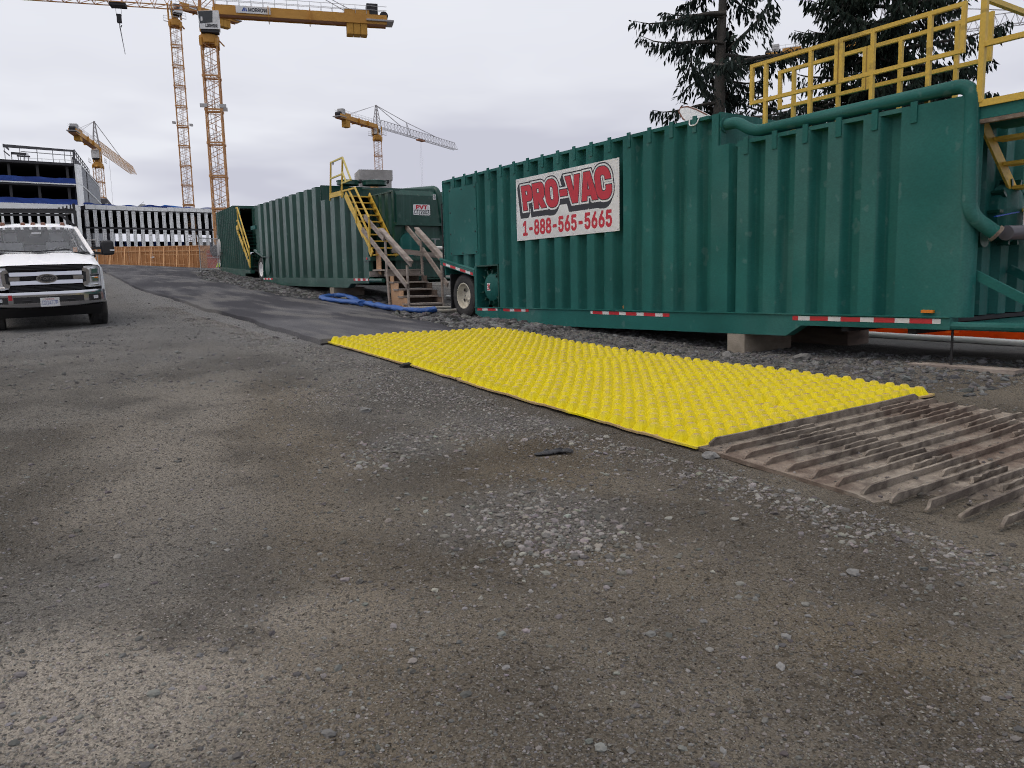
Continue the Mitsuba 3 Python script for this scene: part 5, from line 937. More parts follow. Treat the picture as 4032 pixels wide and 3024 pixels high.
for za in (6.3, 7.0): put(gk, 'rail', MB().bar(F(3, -.3, za), F(30, -.3, za + .1), .1, .14), 'm_guardwood')
for s_ in np.arange(3, 31, 3.4): put(gk, 'post', MB().bar(F(s_, -.3, 4.6), F(s_, -.3, 7.1), .12, .12, F.n), 'm_guardwood')
F = FA
for i in range(16):
    s_ = -11.25 + 1.40 * i - (7 * 0)
    if s_ > -.8: break
    w_ = .41 if i < 4 else .70; put(b1, 'white_fin', MB().box(s_, s_ + w_, -.4, -.1, -9.5, -4.75, F), 'm_panelwhite')
for i in range(1, 9): put(b1, 'white_fin', MB().box(-11.25 - 1.4 * i, -10.85 - 1.4 * i, -.4, -.1, -9.5, -4.75, F), 'm_panelwhite')
put(b1, 'white_fin', MB().box(-.55, .10, -.4, .0, -11, -4.75, F), 'm_panelwhite'); put(b1, 'lower_slab', MB().box(L0, -.05, -16, -.5, -8.5, -8.1, F), 'm_slab')
F = FM; b2 = thing('unfinished_building', 'long two storey frame clad in white vertical panels behind the plywood fence', 'building')
for a, b_ in ((-2.7, 12.1), (12.1, 27)):
    zt = 4.4 if a < 5 else 4.38
put(b2, 'parapet_backing', MB().box(-3, 28, -.6, -.30, 3.3, 4.35, F), 'm_slab')
x = -2.6
while x < 27.5: w_ = 1.84 if x < 5 else 1.40; put(b2, 'parapet_panel', MB().box(x, x + w_, -.30, .0, 3.58 if x > 12 else 3.50, 4.40 - .012 * (x + 2.6) * (x < 12), F), 'm_panelwhite'); x += w_ + .05
put(b2, 'floor_edge', MB().box(-3, 28, -.6, -.05, 3.36, 3.52, F), 'm_slab'); put(b2, 'floor_edge', MB().box(-3, 28, -14, -.05, -.28, .0, F), 'm_slab'); put(b2, 'floor_edge', MB().box(-3, 28, -14, -.05, -7.6, -7.0, F), 'm_slab'); put(b2, 'roof', MB().box(-3, 28, -14, -.6, 3.2, 3.5, F), 'm_slab')
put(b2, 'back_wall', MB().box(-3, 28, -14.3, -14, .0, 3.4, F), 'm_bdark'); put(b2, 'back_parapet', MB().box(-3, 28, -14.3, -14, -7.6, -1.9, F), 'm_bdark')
pw = .68
for j in range(21):
    s_ = -2.75 + 1.42 * j + (0.04 if j % 3 else -.03); h1 = 3.34 if s_ < 12.2 else 3.46
    for z0, z1, hd in ((.10, h1, .30 if (j % 5) else .55), (-7.2, -.30, .38)):
        zc = z1 - hd - .02
        put(b2, 'wall_panel', MB().hexa([F(s_ + RNG.normal(0, .02), -.12, z0), F(s_ + pw, -.12, z0), F(s_ + pw, -.28, z0), F(s_, -.28, z0)], [F(s_, -.12, zc - .05), F(s_ + pw, -.12, zc - .05), F(s_ + pw, -.28, zc - .05), F(s_, -.28, zc - .05)]), 'm_panelwhite')
        put(b2, 'head_panel', MB().box(s_, s_ + pw, -.26, -.10, zc, z1, F), 'm_panelwhite')
        m = MB()
        if j % 4 in (1, 2, 3) and s_ < 13 or s_ > 19.5:
            for o in (.22, .52): m.bar(F(s_ + o, -.10, z0), F(s_ + o + .02, -.10, z1), .028, .03, F.n)
        else:
            for q in range(22): o, z = RNG.uniform(.08, .60), RNG.uniform(max(z0, -3.6), z1 - .1); m.box(s_ + o - .022, s_ + o + .022, -.115, -.09, z, z + RNG.uniform(.05, .14), F)
        put(b2, 'panel_marks', m, 'm_dark', kind='stuff')
X = np.linspace(-3, 28, 70); V = []
for i, x in enumerate(X): z = 4.5 + .12 * math.sin(i * .75) + .22 * max(0, math.sin(i * .22 + 1.2)); V += [F(x, -.2, 4.36), F(x, -.2, z), F(x, -.23, z), F(x, -.23, 4.36)]
put(b2, 'roof_netting', MB().add(V, [[4 * i + j, 4 * i + 4 + j, 4 * i + 4 + (j + 1) % 4, 4 * i + (j + 1) % 4] for i in range(69) for j in range(4)]), 'm_net')
put(b2, 'tarpaulin', MB().hexa([F(10.6, -.8, 4.3), F(16.8, -.8, 4.3), F(16.8, -2, 4.3), F(10.6, -2, 4.3)], [F(12.3, -.9, 4.95), F(15.5, -.9, 4.70), F(15.5, -2, 4.7), F(12.3, -2, 4.95)]), 'm_net_light')
for s_ in np.arange(-.5, 27, 2.84): put(b2, 'inner_column', MB().box(s_ - .2, s_ + .2, -4.4, -4.0, -7, 3.3, F), 'm_column'); put(b2, 'low_wall', MB().box(s_ - .2, s_ + 1.0, -7, -6.9, -7, -2.4, F), 'm_net')
m = MB().box(8.0, 9.6, -6, -4, 4.3, 5.05, F); m.box(8.3, 9.2, -6, -4.5, 5.0, 5.3, F); m.bar(F(8.3, -4, 5.3), F(8.9, -4, 5.75), .07); whole('roof_plant', m, 'm_galv', 'small grey machine on the roof of the long white panelled building', 'roof unit')
F = FBd; b3 = thing('distant_building', 'dark open upper storey far behind the left concrete block', 'building'); o2 = F(62, 0, 0)
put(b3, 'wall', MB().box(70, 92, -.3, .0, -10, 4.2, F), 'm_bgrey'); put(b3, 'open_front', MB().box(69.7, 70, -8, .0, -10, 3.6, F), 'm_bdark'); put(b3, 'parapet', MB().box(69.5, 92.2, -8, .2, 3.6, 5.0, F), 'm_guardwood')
put(b3, 'white_trim', MB().box(69.4, 92.3, -.4, .25, 3.45, 3.62, F), 'm_panelwhite')
core = thing('concrete_core', 'pale concrete lift shaft with an orange panel above the middle tank', 'tower')
cx, cy = -28.9, 168.0
put(core, 'shaft', MB().hexa([(-33.0, 172, 5), (-30.9, 166, 5), (-24.6, 168, 5), (-26.5, 174, 5)], [(-33.0, 172, 25.7), (-30.9, 166, 25.7), (-24.6, 168, 25.7), (-26.5, 174, 25.7)]), 'm_concrete'); put(core, 'top_band', MB().hexa([(-33.2, 172.1, 23.9), (-30.95, 165.75, 23.9), (-24.3, 167.9, 23.9), (-26.4, 174.3, 23.9)], [(-33.2, 172.1, 26.0), (-30.95, 165.75, 26.0), (-24.3, 167.9, 26.0), (-26.4, 174.3, 26.0)]), 'm_concrete'); put(core, 'opening_panel', MB().hexa([(-28.9, 166.35, 20.5), (-27.3, 166.9, 20.5), (-27.3, 167.4, 20.5), (-28.9, 166.9, 20.5)], [(-28.9, 166.35, 23.3), (-27.3, 166.9, 23.3), (-27.3, 167.4, 23.3), (-28.9, 166.9, 23.3)]), 'm_lumber')
b4 = thing('louvred_building', 'dark louvred shed glimpsed between the middle and nearest tanks', 'building'); put(b4, 'wall', MB().hexa([(-9.2, 60, 1), (-3.5, 63, 1), (-3.5, 70, 1), (-9.2, 70, 1)], [(-6.2, 60, 6.6), (-3.5, 63, 8.3), (-3.5, 70, 8.3), (-6.2, 70, 6.6)]), 'm_pipe_grey')
for j in range(5): put(b4, 'louvre', MB().box(-6.1 + .5 * j, -5.9 + .5 * j, 59.8 + .25 * j, 60 + .25 * j, 1, 6.5 + .3 * j), 'm_dark')
put(b4, 'red_panel', MB().box(-5.1, -3.6, 57.5, 58, 1.8, 4.2), 'm_red')
whole('concrete_barrier', MB().hexa([(-7, 31.0, 1.2), (4, 33, 1.2), (4, 33.5, 1.2), (-7, 31.5, 1.2)], [(-7, 31.1, 2.55), (4, 33.1, 2.2), (4, 33.4, 2.2), (-7, 31.4, 2.55)]), 'm_conc_pale', 'pale sloping concrete barrier seen through the gap behind the nearest tank', 'barrier')
# ------------------------------------------------------------------ plywood fence
FF = Frame([-41.125, 84, 4.259], [.994, .109, 0], [.109, -.994, 0]); fe = thing('plywood_fence', 'long orange plywood hoarding with raking timber props', 'fence')
bz = lambda s_: .20 - .047 * s_
x = -13.0
while x < 8.1: put(fe, 'plywood_sheet', MB().hexa([F_(x) for F_ in ()] or [FF(x, 0, bz(x) - .9), FF(x + 1.19, 0, bz(x + 1.2) - .9), FF(x + 1.19, -.03, bz(x + 1.2) - .9), FF(x, -.03, bz(x) - .9)], [FF(x, 0, 2.16 + RNG.normal(0, .01)), FF(x + 1.19, 0, 2.16), FF(x + 1.19, -.03, 2.16), FF(x, -.03, 2.16)]), 'm_ply_fence'); x += 1.21
for i in range(44): x = -12.95 + .483 * i; put(fe, 'stud', MB().bar(FF(x, .04, bz(x) - .8), FF(x, .04, 2.1), .05, .08, FF.n), 'm_lumber')
for z in (2.16, 1.70, 1.62): put(fe, 'waler', MB().bar(FF(-13, .08, z + .02), FF(8.1, .08, z - .02), .05, .06), 'm_lumber')
for x in (-10, -8, -6.2, -4.5, -2.9, -1.45, 0, 1.5, 2.7, 4.0, 5.35, 6.65): put(fe, 'raking_prop', MB().bar(FF(x, .10, 2.1), FF(x + .12, 1.3, bz(x) - .6), .09, .07), 'm_lumber')
for x0, x1, z in ((2.2, 6.3, 1.28), (6.3, 8.0, 1.25), (2.2, 4.2, .42), (4.3, 6.3, .26)): put(fe, 'loose_rail', MB().bar(FF(x0, .9, z), FF(x1, .9, z - .12), .04, .05), 'm_lumber')
whole('small_notice', MB().box(2.62, 3.02, .40, .43, .92, 1.06, FF), 'm_signwhite', 'tiny white notice on the plywood fence', 'sign')
fr2 = thing('red_formwork', 'red painted formwork wall beside the fence end', 'wall'); put(fr2, 'panel', MB().hexa([FF(8.9, 2, -1.1), FF(12.6, 2, -1.1), FF(12.6, 1.9, -1.1), FF(8.9, 1.9, -1.1)], [FF(8.9, 2, 1.55), FF(12.6, 2, 1.5), FF(12.6, 1.9, 1.5), FF(8.9, 1.9, 1.55)]), 'm_redpanel')
for z in (.75, 1.15): put(fr2, 'rail', MB().bar(FF(8.9, 2.1, z), FF(12.6, 2.1, z), .04, .06), 'm_galv')
tp = MB().get if False else None; V_, F_ = ico(2); V_ = V_ * np.array([.62, .25, .62]) * (1 + .5 * (meshkit.fbm(V_ * 2.4, 3, 8)[:, None] - .5)); whole('grey_tarp', trimesh.Trimesh(np.array([FF(9.9, 2.2, 1.45)]) + V_, F_, process=False), 'm_tarpgrey', 'crumpled dark grey tarp hung over the red formwork', 'tarp', smooth=40)
whole('scaffold_deck', MB().box(9.0, 12.4, .2, 1.7, -1.0, .72, FF), 'm_wood_dark', 'low timber deck behind the red formwork', 'deck')
# ------------------------------------------------------------------ mesh fence panels
def mesh_panel(p, q, h, label, foot=True):
    t = thing('mesh_fence_panel', label, 'fence', 'wire mesh site fence panels'); p, q = np.asarray(p, float), np.asarray(q, float); up = A3(0, 0, h)
    for a in (p, q): put(t, 'post', MB().tube([a, a + up], .028, 6), 'm_galv')
    put(t, 'top_tube', MB().tube([p + up, q + up], .028, 6), 'm_galv'); put(t, 'bottom_tube', MB().tube([p + A3(0, 0, .12), q + A3(0, 0, .12)], .028, 6), 'm_galv'); m = MB(); n = int(np.linalg.norm(q - p) / .09)
    for i in range(1, n): a = p + (q - p) * i / n; m.bar(a + A3(0, 0, .12), a + up, .005)
    for z in np.arange(.2, h, .10): m.bar(p + A3(0, 0, z), q + A3(0, 0, z), .005)
    put(t, 'wire_mesh', m, 'm_galv', kind='stuff')
    if foot: d = nrm(np.cross(q - p, (0, 0, 1))); put(t, 'foot', MB().bar(p - d * .5 + A3(0, 0, .04), p + d * .5 + A3(0, 0, .04), .07, .05), 'm_galv')
g0 = gp(-17.55, 44.4); g1 = gp(-18.1, 48.6); g2_ = gp(-16.6, 50.2); mesh_panel(g0, g1, 1.95, 'mesh fence panel turned edge on beside the farthest tank'); mesh_panel(g1, g2_, 1.95, 'mesh fence panel closing the gap behind the farthest tank')
h0 = gp(-25.9, 49.2); h1_ = gp(-29.3, 49.5); mesh_panel(h0, h1_, 1.95, 'mesh fence panel behind the mirror of the white truck')
# ------------------------------------------------------------------ workers far away
def person(o, face, pose, label, helmet, scale=1.0):
    t = thing('person', label, 'person'); a = face; fwd = A3(math.cos(a), math.sin(a), 0); rt = A3(math.sin(a), -math.cos(a), 0); J = lambda r, f, u: np.asarray(o) + (rt * r + fwd * f + A3(0, 0, u)) * scale
    st = dict(pel=(0, 0, .95), che=(0, .03, 1.32), nek=(0, .04, 1.50), hed=(0, .06, 1.63), hl=(-.10, 0, .93), hr=(.10, 0, .93), kl=(-.11, .04, .50), kr=(.12, .02, .50), al=(-.12, 0, .08), ar=(.13, -.02, .08), fl=(-.12, .16, .04), fr=(.13, .14, .04), sl=(-.20, .03, 1.42), sr=(.20, .03, 1.42), el=(-.28, .05, 1.14), er=(.28, .06, 1.14), wl=(-.22, .26, 1.05), wr=(.24, .25, 1.02), gl=(-.20, .35, 1.04), gr=(.22, .34, 1.0))
    if pose == 'crouch': st.update(pel=(0, -.12, .38), che=(0, .10, .70), nek=(0, .17, .87), hed=(0, .22, .99), hl=(-.12, -.12, .36), hr=(.12, -.12, .36), kl=(-.16, .26, .46), kr=(.17, .20, .40), al=(-.15, .05, .07), ar=(.16, .0, .07), fl=(-.15, .22, .04), fr=(.16, .16, .04), sl=(-.20, .13, .80), sr=(.20, .13, .80), el=(-.28, .24, .56), er=(.29, .24, .56), wl=(-.14, .42, .44), wr=(.15, .42, .42), gl=(-.10, .50, .40), gr=(.12, .50, .38))
    R_ = dict(pel=.15, che=.165, nek=.062, hed=.10, hl=.105, hr=.105, kl=.065, kr=.065, al=.048, ar=.048, fl=.04, fr=.04, sl=.075, sr=.075, el=.05, er=.05, wl=.035, wr=.035, gl=.045, gr=.045)
    def body(bones, grow=0.0, L=.05):
        ms = []
        for a_, b_ in bones: ms.append(m3.Manifold.batch_boolean([m3.Manifold.sphere((R_[q] + grow) * scale, 14).translate(J(*st[q]).tolist()) for q in (a_, b_)], m3.OpType.Add).hull())
        w = m3.Manifold.batch_boolean(ms, m3.OpType.Add).refine_to_length(L).to_mesh(); g = trimesh.Trimesh(np.asarray(w.vert_properties)[:, :3], np.asarray(w.tri_verts)); trimesh.smoothing.filter_taubin(g, iterations=8); return g
    put(t, 'body', body([('pel', 'che'), ('che', 'nek'), ('nek', 'hed'), ('pel', 'hl'), ('pel', 'hr'), ('hl', 'kl'), ('kl', 'al'), ('al', 'fl'), ('hr', 'kr'), ('kr', 'ar'), ('ar', 'fr'), ('che', 'sl'), ('che', 'sr'), ('sl', 'el'), ('el', 'wl'), ('wl', 'gl'), ('sr', 'er'), ('er', 'wr'), ('wr', 'gr')]), 'm_skin', smooth=True)
    put(t, 'jacket', body([('pel', 'che'), ('che', 'sl'), ('che', 'sr'), ('sl', 'el'), ('sr', 'er'), ('el', 'wl'), ('er', 'wr')], .022), 'm_hivis', smooth=True); put(t, 'trousers', body([('pel', 'hl'), ('pel', 'hr'), ('hl', 'kl'), ('kl', 'al'), ('hr', 'kr'), ('kr', 'ar')], .016), 'm_cloth', smooth=True)
    hd = J(*st['hed']); put(t, 'helmet', MB().lathe(hd + A3(0, 0, .03 * scale), (0, 0, 1), [(.165, .0), (.135, .02), (.13, .06), (.10, .12), (.001, .145)], 20), helmet, smooth=50)
    c = J(*st['che']); put(t, 'vest_stripe', MB().obox(c + fwd * .19, rt * .11, A3(0, 0, .025), fwd * .01), 'm_galv')
person(FF(10.0, .9, .72), -1.3, 'stand', 'worker in a yellow hi-vis jacket and white helmet standing above the red formwork', 'm_helmet')
person(FF(10.6, 3.4, -.72), -2.2, 'crouch', 'crouching worker in hi-vis yellow and brown helmet at the foot of the red formwork', 'm_helmet_brown')
# ------------------------------------------------------------------ tower cranes
def mast_section(c, z0, z1, s, rot, leg=.15, br=.064, twin=True):
    m = MB(); ca, sa = math.cos(rot), math.sin(rot); C = [A3(c[0] + (x * ca - y * sa) * s / 2, c[1] + (x * sa + y * ca) * s / 2, 0) for x, y in ((-1, -1), (1, -1), (1, 1), (-1, 1))]; Z = lambda z: A3(0, 0, z); h = z1 - z0
    for p in C: m.bar(p + Z(z0), p + Z(z1), leg)
    for i in range(4):
        p, q = C[i], C[(i + 1) % 4]; nb = 4
        m.bar(p + Z(z0 + .06), q + Z(z0 + .06), br * 2.1, br * 3.2); m.bar(p + Z(z1 - .2), q + Z(z1 - .2), br)
        for j in range(nb):
            a, b = (p, q) if j % 2 == 0 else (q, p); m.bar(a + Z(z0 + .15 + h * .93 * j / nb), b + Z(z0 + .15 + h * .93 * (j + 1) / nb), br)
    m.bar(C[0] * .6 + C[2] * .4 + Z(z0), C[1] * .6 + C[3] * .4 + Z(z1), .05); m.bar(C[0] * .5 + C[2] * .5 + Z(z0), C[1] * .7 + C[3] * .3 + Z(z1), .05)
    for i in range(4): m.obox(C[i] + Z(z0), A3(leg * .9, 0, 0), A3(0, leg * .9, 0), A3(0, 0, .16))
    return m
def ladder_cage(c, z0, z1, s, rot):
    m = MB(); ca, sa = math.cos(rot), math.sin(rot); P = lambda x, y, z: A3(c[0] + x * ca - y * sa, c[1] + x * sa + y * ca, z)
    for z in (z0 + .1,): 
        for x0, y0, x1, y1 in ((-.7, -.9, .5, -.9), (.5, -.9, .5, .6), (-.7, .6, .5, .6), (-.7, -.9, -.7, .6)):
            for dz in (.55, 1.1): m.bar(P(x0, y0, z + dz), P(x1, y1, z + dz), .035)
        for x, y in ((-.7, -.9), (.5, -.9), (.5, .6), (-.7, .6)): m.bar(P(x, y, z), P(x, y, z + 1.1), .035)
    for q in (-.2, .2): m.bar(P(q, .3, z0 + .1), P(q - .3, -.3, z1 + .1), .045)
    return m
def truss(p, q, side, depth, width, n, ch=.11, br=.055, flat_end=True):
    """triangular lattice: two lower chords, one upper, zigzag webs."""
    m = MB(); p, q, side = (np.asarray(x, float) for x in (p, q, side)); up = A3(0, 0, depth)
    A, B, Tt = (lambda f: p + (q - p) * f + side * width / 2), (lambda f: p + (q - p) * f - side * width / 2), (lambda f: p + (q - p) * f + up)
    for fn_ in (A, B): m.bar(fn_(0), fn_(1), ch)
    m.bar(Tt(.5 / n), Tt(1 - .5 / n), ch * 1.1)
    for i in range(n):
        f0, f1, fm = i / n, (i + 1) / n, (i + .5) / n
        for fn_ in (A, B): m.bar(fn_(f0), Tt(fm), br); m.bar(Tt(fm), fn_(f1), br)
        m.bar(A(f0), B(f0), br); m.bar(A(f0), B(f1), br)
    return m
def crane(label, c, zbot, zring, s, rot, hsec, az, Lj, Lc, zjib, zapex, jib_mat, jd, jw, njib, mast_mat, cab_off, parts=('jib',), beam_h=1.1, group='yellow tower cranes', zcab=None, cabh=2.2, reeve=None, ties=True, cwl=(.78, .9), cwh=2.0, letters=None, deck=True, cab_face=-1.0, rail_post=1):
    t = thing('tower_crane', label, 'crane', group); c = A3(c[0], c[1], 0); D = A3(math.sin(az), math.cos(az), 0); Sd = A3(D[1], -D[0], 0); Z = lambda z: A3(0, 0, z)
    z = zring - .3; i = 0
    while z > zbot:
        put(t, 'mast_section', mast_section(c, z - hsec, z, s, rot), mast_mat); put(t, 'ladder_cage', ladder_cage(c, z - hsec, z, s, rot), 'm_crane_grey'); z -= hsec; i += 1
    m = MB(); m.lathe(c + Z(zring - .45), (0, 0, 1), [(s * .62, 0), (s * .66, .1), (s * .66, 1.0), (s * .52, 1.15), (s * .50, 1.4)], 20); 
    for x, y in ((-1, -1), (1, -1), (1, 1), (-1, 1)): m.obox(c + Z(zring - .3) + A3(math.cos(rot) * x - math.sin(rot) * y, math.sin(rot) * x + math.cos(rot) * y, 0) * s * .5, A3(.16, 0, 0), A3(0, .16, 0), A3(0, 0, .5))
    m.bar(c + Z(zring + .2) + D * s * .6, c + Z(zring - .5) + D * s * .95, .5, .1); put(t, 'slewing_ring', m, 'm_crane', smooth=30)
    m = MB()
    for a in (0, 1, 2, 3):
        d = (D if a % 2 else -D) * .45 * s + (Sd if a > 1 else -Sd) * .40 * s; m.bar(c + Z(zring + .9) + d, c + Z(zjib + .1) + d, .28, .28)
    m.box(c[0] - .4, c[0] + .4, c[1] - .4, c[1] + .4, zring + .9, zring + 1.8); put(t, 'slewing_tower', m, 'm_crane')
    m = MB(); pz = zring + .95
    for q in (-1, 1) if rail_post else ():
        for dz in (.0, .6, 1.1): m.bar(c + Z(pz + dz) + Sd * q * s * .95 - D * s * .7, c + Z(pz + dz) + Sd * q * s * .95 + D * s * .7, .05 if dz else .12)
        for e in (-.7, 0, .7): m.bar(c + Z(pz) + Sd * q * s * .95 + D * s * e, c + Z(pz + 1.1) + Sd * q * s * .95 + D * s * e, .04)
    if rail_post: put(t, 'walkway', m, 'm_crane_grey')
    # cab
    if cab_off is not None:
        cb = c + Sd * cab_off[1] + D * cab_off[0]; ck = key_for(f'{t}__cab'); w_, l_ = cab_off[2] / 2, cab_off[3] / 2; z0, z1 = zcab, zcab + cabh
        q = lambda f, r, zz: cb + D * f + Sd * r + Z(zz); fwdp = -1
        lo_ = [q(-l_, -w_, z0), q(l_, -w_, z0), q(l_, w_, z0), q(-l_, w_, z0)]; m = MB(); m.hexa([q(-l_ * .82, -w_, z0), q(l_, -w_, z0 + .1), q(l_, w_, z0 + .1), q(-l_ * .82, w_, z0)], [q(-l_ * 1.02, -w_, z1 - .25), q(l_, -w_, z1), q(l_, w_, z1), q(-l_ * 1.02, w_, z1 - .25)]); put(ck, 'shell', m, 'm_signwhite')
        for r_ in (-1, 1): put(ck, 'window', MB().hexa(*[[q(f, r_ * (w_ + o), zz) for f, zz in ((-l_ * .82, z0 + cabh * .27), (l_ * .36, z0 + cabh * .36), (l_ * .44, z0 + cabh * .94), (-l_ * .93, z0 + cabh * .88))] for o in (0, .03)]), 'm_darkglass')
        put(ck, 'front_window', MB().hexa(*[[q(-l_ * (.86 + .02 * o_), r * .88, zz) for r, zz in ((-w_, z0 + .25), (w_, z0 + .25), (w_, z1 - .5), (-w_, z1 - .5))] for o_ in (0, 3)]), 'm_darkglass')
        put(ck, 'floor_frame', MB().box(-l_ * .8, l_ * .9, -w_ * .9, w_ * .9, z0 - .3, z0, lambda a, b, z_: q(a, b, z_)), 'm_dark')
        sgn = 1 if (EYE - cb) @ Sd > 0 else -1
        if letters: put_text(ck, 'lettering', letters, .34, q(.25 * l_, sgn * (w_ + .02), z0 + .28), D * (1 if True else -1), A3(0, 0, 1), Sd * sgn, 'm_ink', True, width=l_ * 1.15, fat=.05)
        put(ck, 'operator_seat', MB().box(-.72 * l_, -.56 * l_, sgn * (w_ + .031) - .01, sgn * (w_ + .031) + .01, z0 + .95, z0 + 1.45, lambda a, b, z_: q(a, b, z_)), 'm_signwhite')
    # jib
    if Lj: put(t, 'jib', truss(c - D * 1.2 + Z(zjib), c - D * Lj + Z(zjib), Sd, jd, jw, njib), jib_mat)
    # counter jib: two plate beams, deck, hand rails, winch, counterweights
    ch_ = key_for(f'{t}__counter_jib'); a0, a1 = c + D * 1.0, c + D * Lc; zb = zjib - .15
    for r_ in (-1, 1): put(ch_, 'plate_beam', MB().bar(a0 + Sd * r_ * .85 + Z(zb), a1 + Sd * r_ * .85 + Z(zb), .14, beam_h * .8), 'm_crane')
    put(ch_, 'deck_plate', MB().bar(a0 + Z(zb - beam_h * .28), a1 + Z(zb - beam_h * .28), 1.7, .08), 'm_crane_red')
    for f in (.33, .56): put(ch_, 'splice', MB().bar(c + D * (Lc * f) + Sd * .95 + Z(zb - .75), c + D * (Lc * f) + Sd * .95 + Z(zb + .62), .9, .1, D), 'm_crane') ; put(ch_, 'splice', MB().bar(c + D * (Lc * f) - Sd * .95 + Z(zb - .75), c + D * (Lc * f) - Sd * .95 + Z(zb + .62), .9, .1, D), 'm_crane')
    m = MB()
    for r_ in (-1, 1):
        for dz in (.55 + beam_h * .4, 1.05 + beam_h * .4): m.bar(a0 + Sd * r_ * .95 + Z(zb + dz), a1 + Sd * r_ * .95 + Z(zb + dz), .045)
        for j in range(int(Lc / 1.45)): p = a0 + D * j * 1.45 + Sd * r_ * .95; m.bar(p + Z(zb + beam_h * .4), p + Z(zb + 1.05 + beam_h * .4), .045)
    put(ch_, 'hand_rail', m, 'm_galv')
    w0, w1 = Lc * cwl[0], Lc * cwl[1]; nw = 3
    for j in range(nw): e0 = w0 + (w1 - w0) * j / nw; put(t, 'counterweight', MB().box(e0 + .03, e0 + (w1 - w0) / nw - .03, -.75, .75, zb - cwh - .2, zb - .25, lambda a, b, z_: c + D * a + Sd * b + Z(z_)), 'm_cw')
    put(t, 'machine_deck', MB().box(Lc * .88, Lc * 1.04, -1.2, 1.2, zb - .25, zb - .05, lambda a, b, z_: c + D * a + Sd * b + Z(z_)), 'm_crane_grey'); put(t, 'upper_ballast_box', MB().box(w0 - .2, w1 + .3, -.9, .9, zb + .2, zb + beam_h * .75, lambda a, b, z_: c + D * a + Sd * b + Z(z_)), 'm_crane')
    put(t, 'winch_cabinet', MB().box(Lc * .885, Lc * .95, -.9, .8, zb, zb + 2.0, lambda a, b, z_: c + D * a + Sd * b + Z(z_)), 'm_dark' if letters else 'm_galv'); put(t, 'winch_drum', MB().tube([c + D * Lc * .985 + Sd * -.7 + Z(zb + .6), c + D * Lc * .985 + Sd * .7 + Z(zb + .6)], .55, 16), 'm_dark')
    # apex and tie bars
    if zapex:
        m = MB()
        for r_ in (-1, 1):
            for d_ in (-.9, .9): m.bar(c + Sd * r_ * .8 + D * d_ + Z(zjib), c + Sd * r_ * .12 + D * d_ * .15 + Z(zapex), .16)
        for j in range(6):
            f, g = j / 6, (j + 1) / 6; e = lambda f_, r_, d_: c + Sd * r_ * (.8 - .68 * f_) + D * d_ * (.9 - .77 * f_) + Z(zjib + (zapex - zjib) * f_)
            for r_ in (-1, 1): m.bar(e(f, r_, -1), e(g, r_, 1), .07); m.bar(e(f, -1, r_), e(g, 1, r_), .07)
        put(t, 'apex_tower', m, 'm_crane_grey' if zapex - zjib < 8 else mast_mat); ap = c + Z(zapex - .1)
        for r_ in (-1, 1): put(t, 'tie_bar', MB().bar(ap, c + D * Lc * .84 + Sd * r_ * .8 + Z(zb + .5), .07), 'm_crane_grey')
        if ties and Lj:
            if reeve == 'two':
                k_ = c - D * Lj * .34 + Z(zapex - (zapex - zjib) * .36); 
                for p, q_ in ((ap, c - D * Lj * .27 + Z(zjib + jd)), (ap, k_), (k_, c - D * Lj * .72 + Z(zjib + jd)), (k_, c - D * Lj * .35 + Z(zjib)), (k_, c - D * Lj * .39 + Z(zjib))): put(t, 'tie_bar', MB().bar(p, q_, .13), 'm_crane_grey')
            else: put(t, 'tie_bar', MB().bar(ap, c - D * Lj * .62 + Z(zjib + jd), .14), 'm_crane_grey')
    return t, c, D, Sd, zb
deg = math.radians
t, c, D, Sd, zb = crane('largest tower crane, nearest of the cranes, with white cab and lettered counter jib', (-37.5, 103), 2, 33.0, 1.85, deg(14), 4.13, deg(75), 42, 22.5, 36.85, 46.5, 'm_crane_mast', 2.0, 1.5, 24, 'm_crane_mast', (.2, .9, 1.3, 2.5), zcab=34.0, cabh=2.35, letters='LIEBHERR', rail_post=0, beam_h=1.45, cwl=(.765, .885), cwh=1.75)
sgn = 1 if (EYE - c) @ Sd > 0 else -1; o = c + D * 5.6 + Sd * sgn * 1.03 + A3(0, 0, zb + .10); put(t, 'name_board', MB().obox(o, D * 2.1, A3(0, 0, .42), Sd * .03), 'm_signwhite'); put_text(t, 'name_lettering', 'MORROW', .42, o + D * .55 - A3(0, 0, .20) + Sd * sgn * .035, D, A3(0, 0, 1), Sd * sgn, 'm_ink', True, width=2.3, fat=.04)
lg = unary_union([Polygon([(-.42, -.22), (-.22, -.22), (-.02, .24), (-.16, .24)]), Polygon([(-.18, -.22), (-.02, -.22), (.06, .24), (-.0, .24)]), Polygon([(.06, -.22), (.28, -.22), (.16, .20), (.08, .20)])]); put(t, 'blue_logo', MB().prism(lg, lambda a, b: o + D * (a - 1.0) + A3(0, 0, b) + Sd * sgn * .031, lambda a, b: o + D * (a - 1.0) + A3(0, 0, b) + Sd * sgn * .036), 'm_logo_blue')
for a, s_ in ((-1, 1), (1, 1), (1, -1)):
    p = c + A3(0, 0, 24.9) + D * a * 1.15 + Sd * s_ * 1.0; put(t, 'floodlight', MB().obox(p, D * .42, Sd * .12, A3(0, 0, .22)), 'm_galv'); put(t, 'floodlight_arm', MB().bar(p, c + A3(0, 0, 24.5) + D * a * .85 + Sd * s_ * .85, .07), 'm_galv')
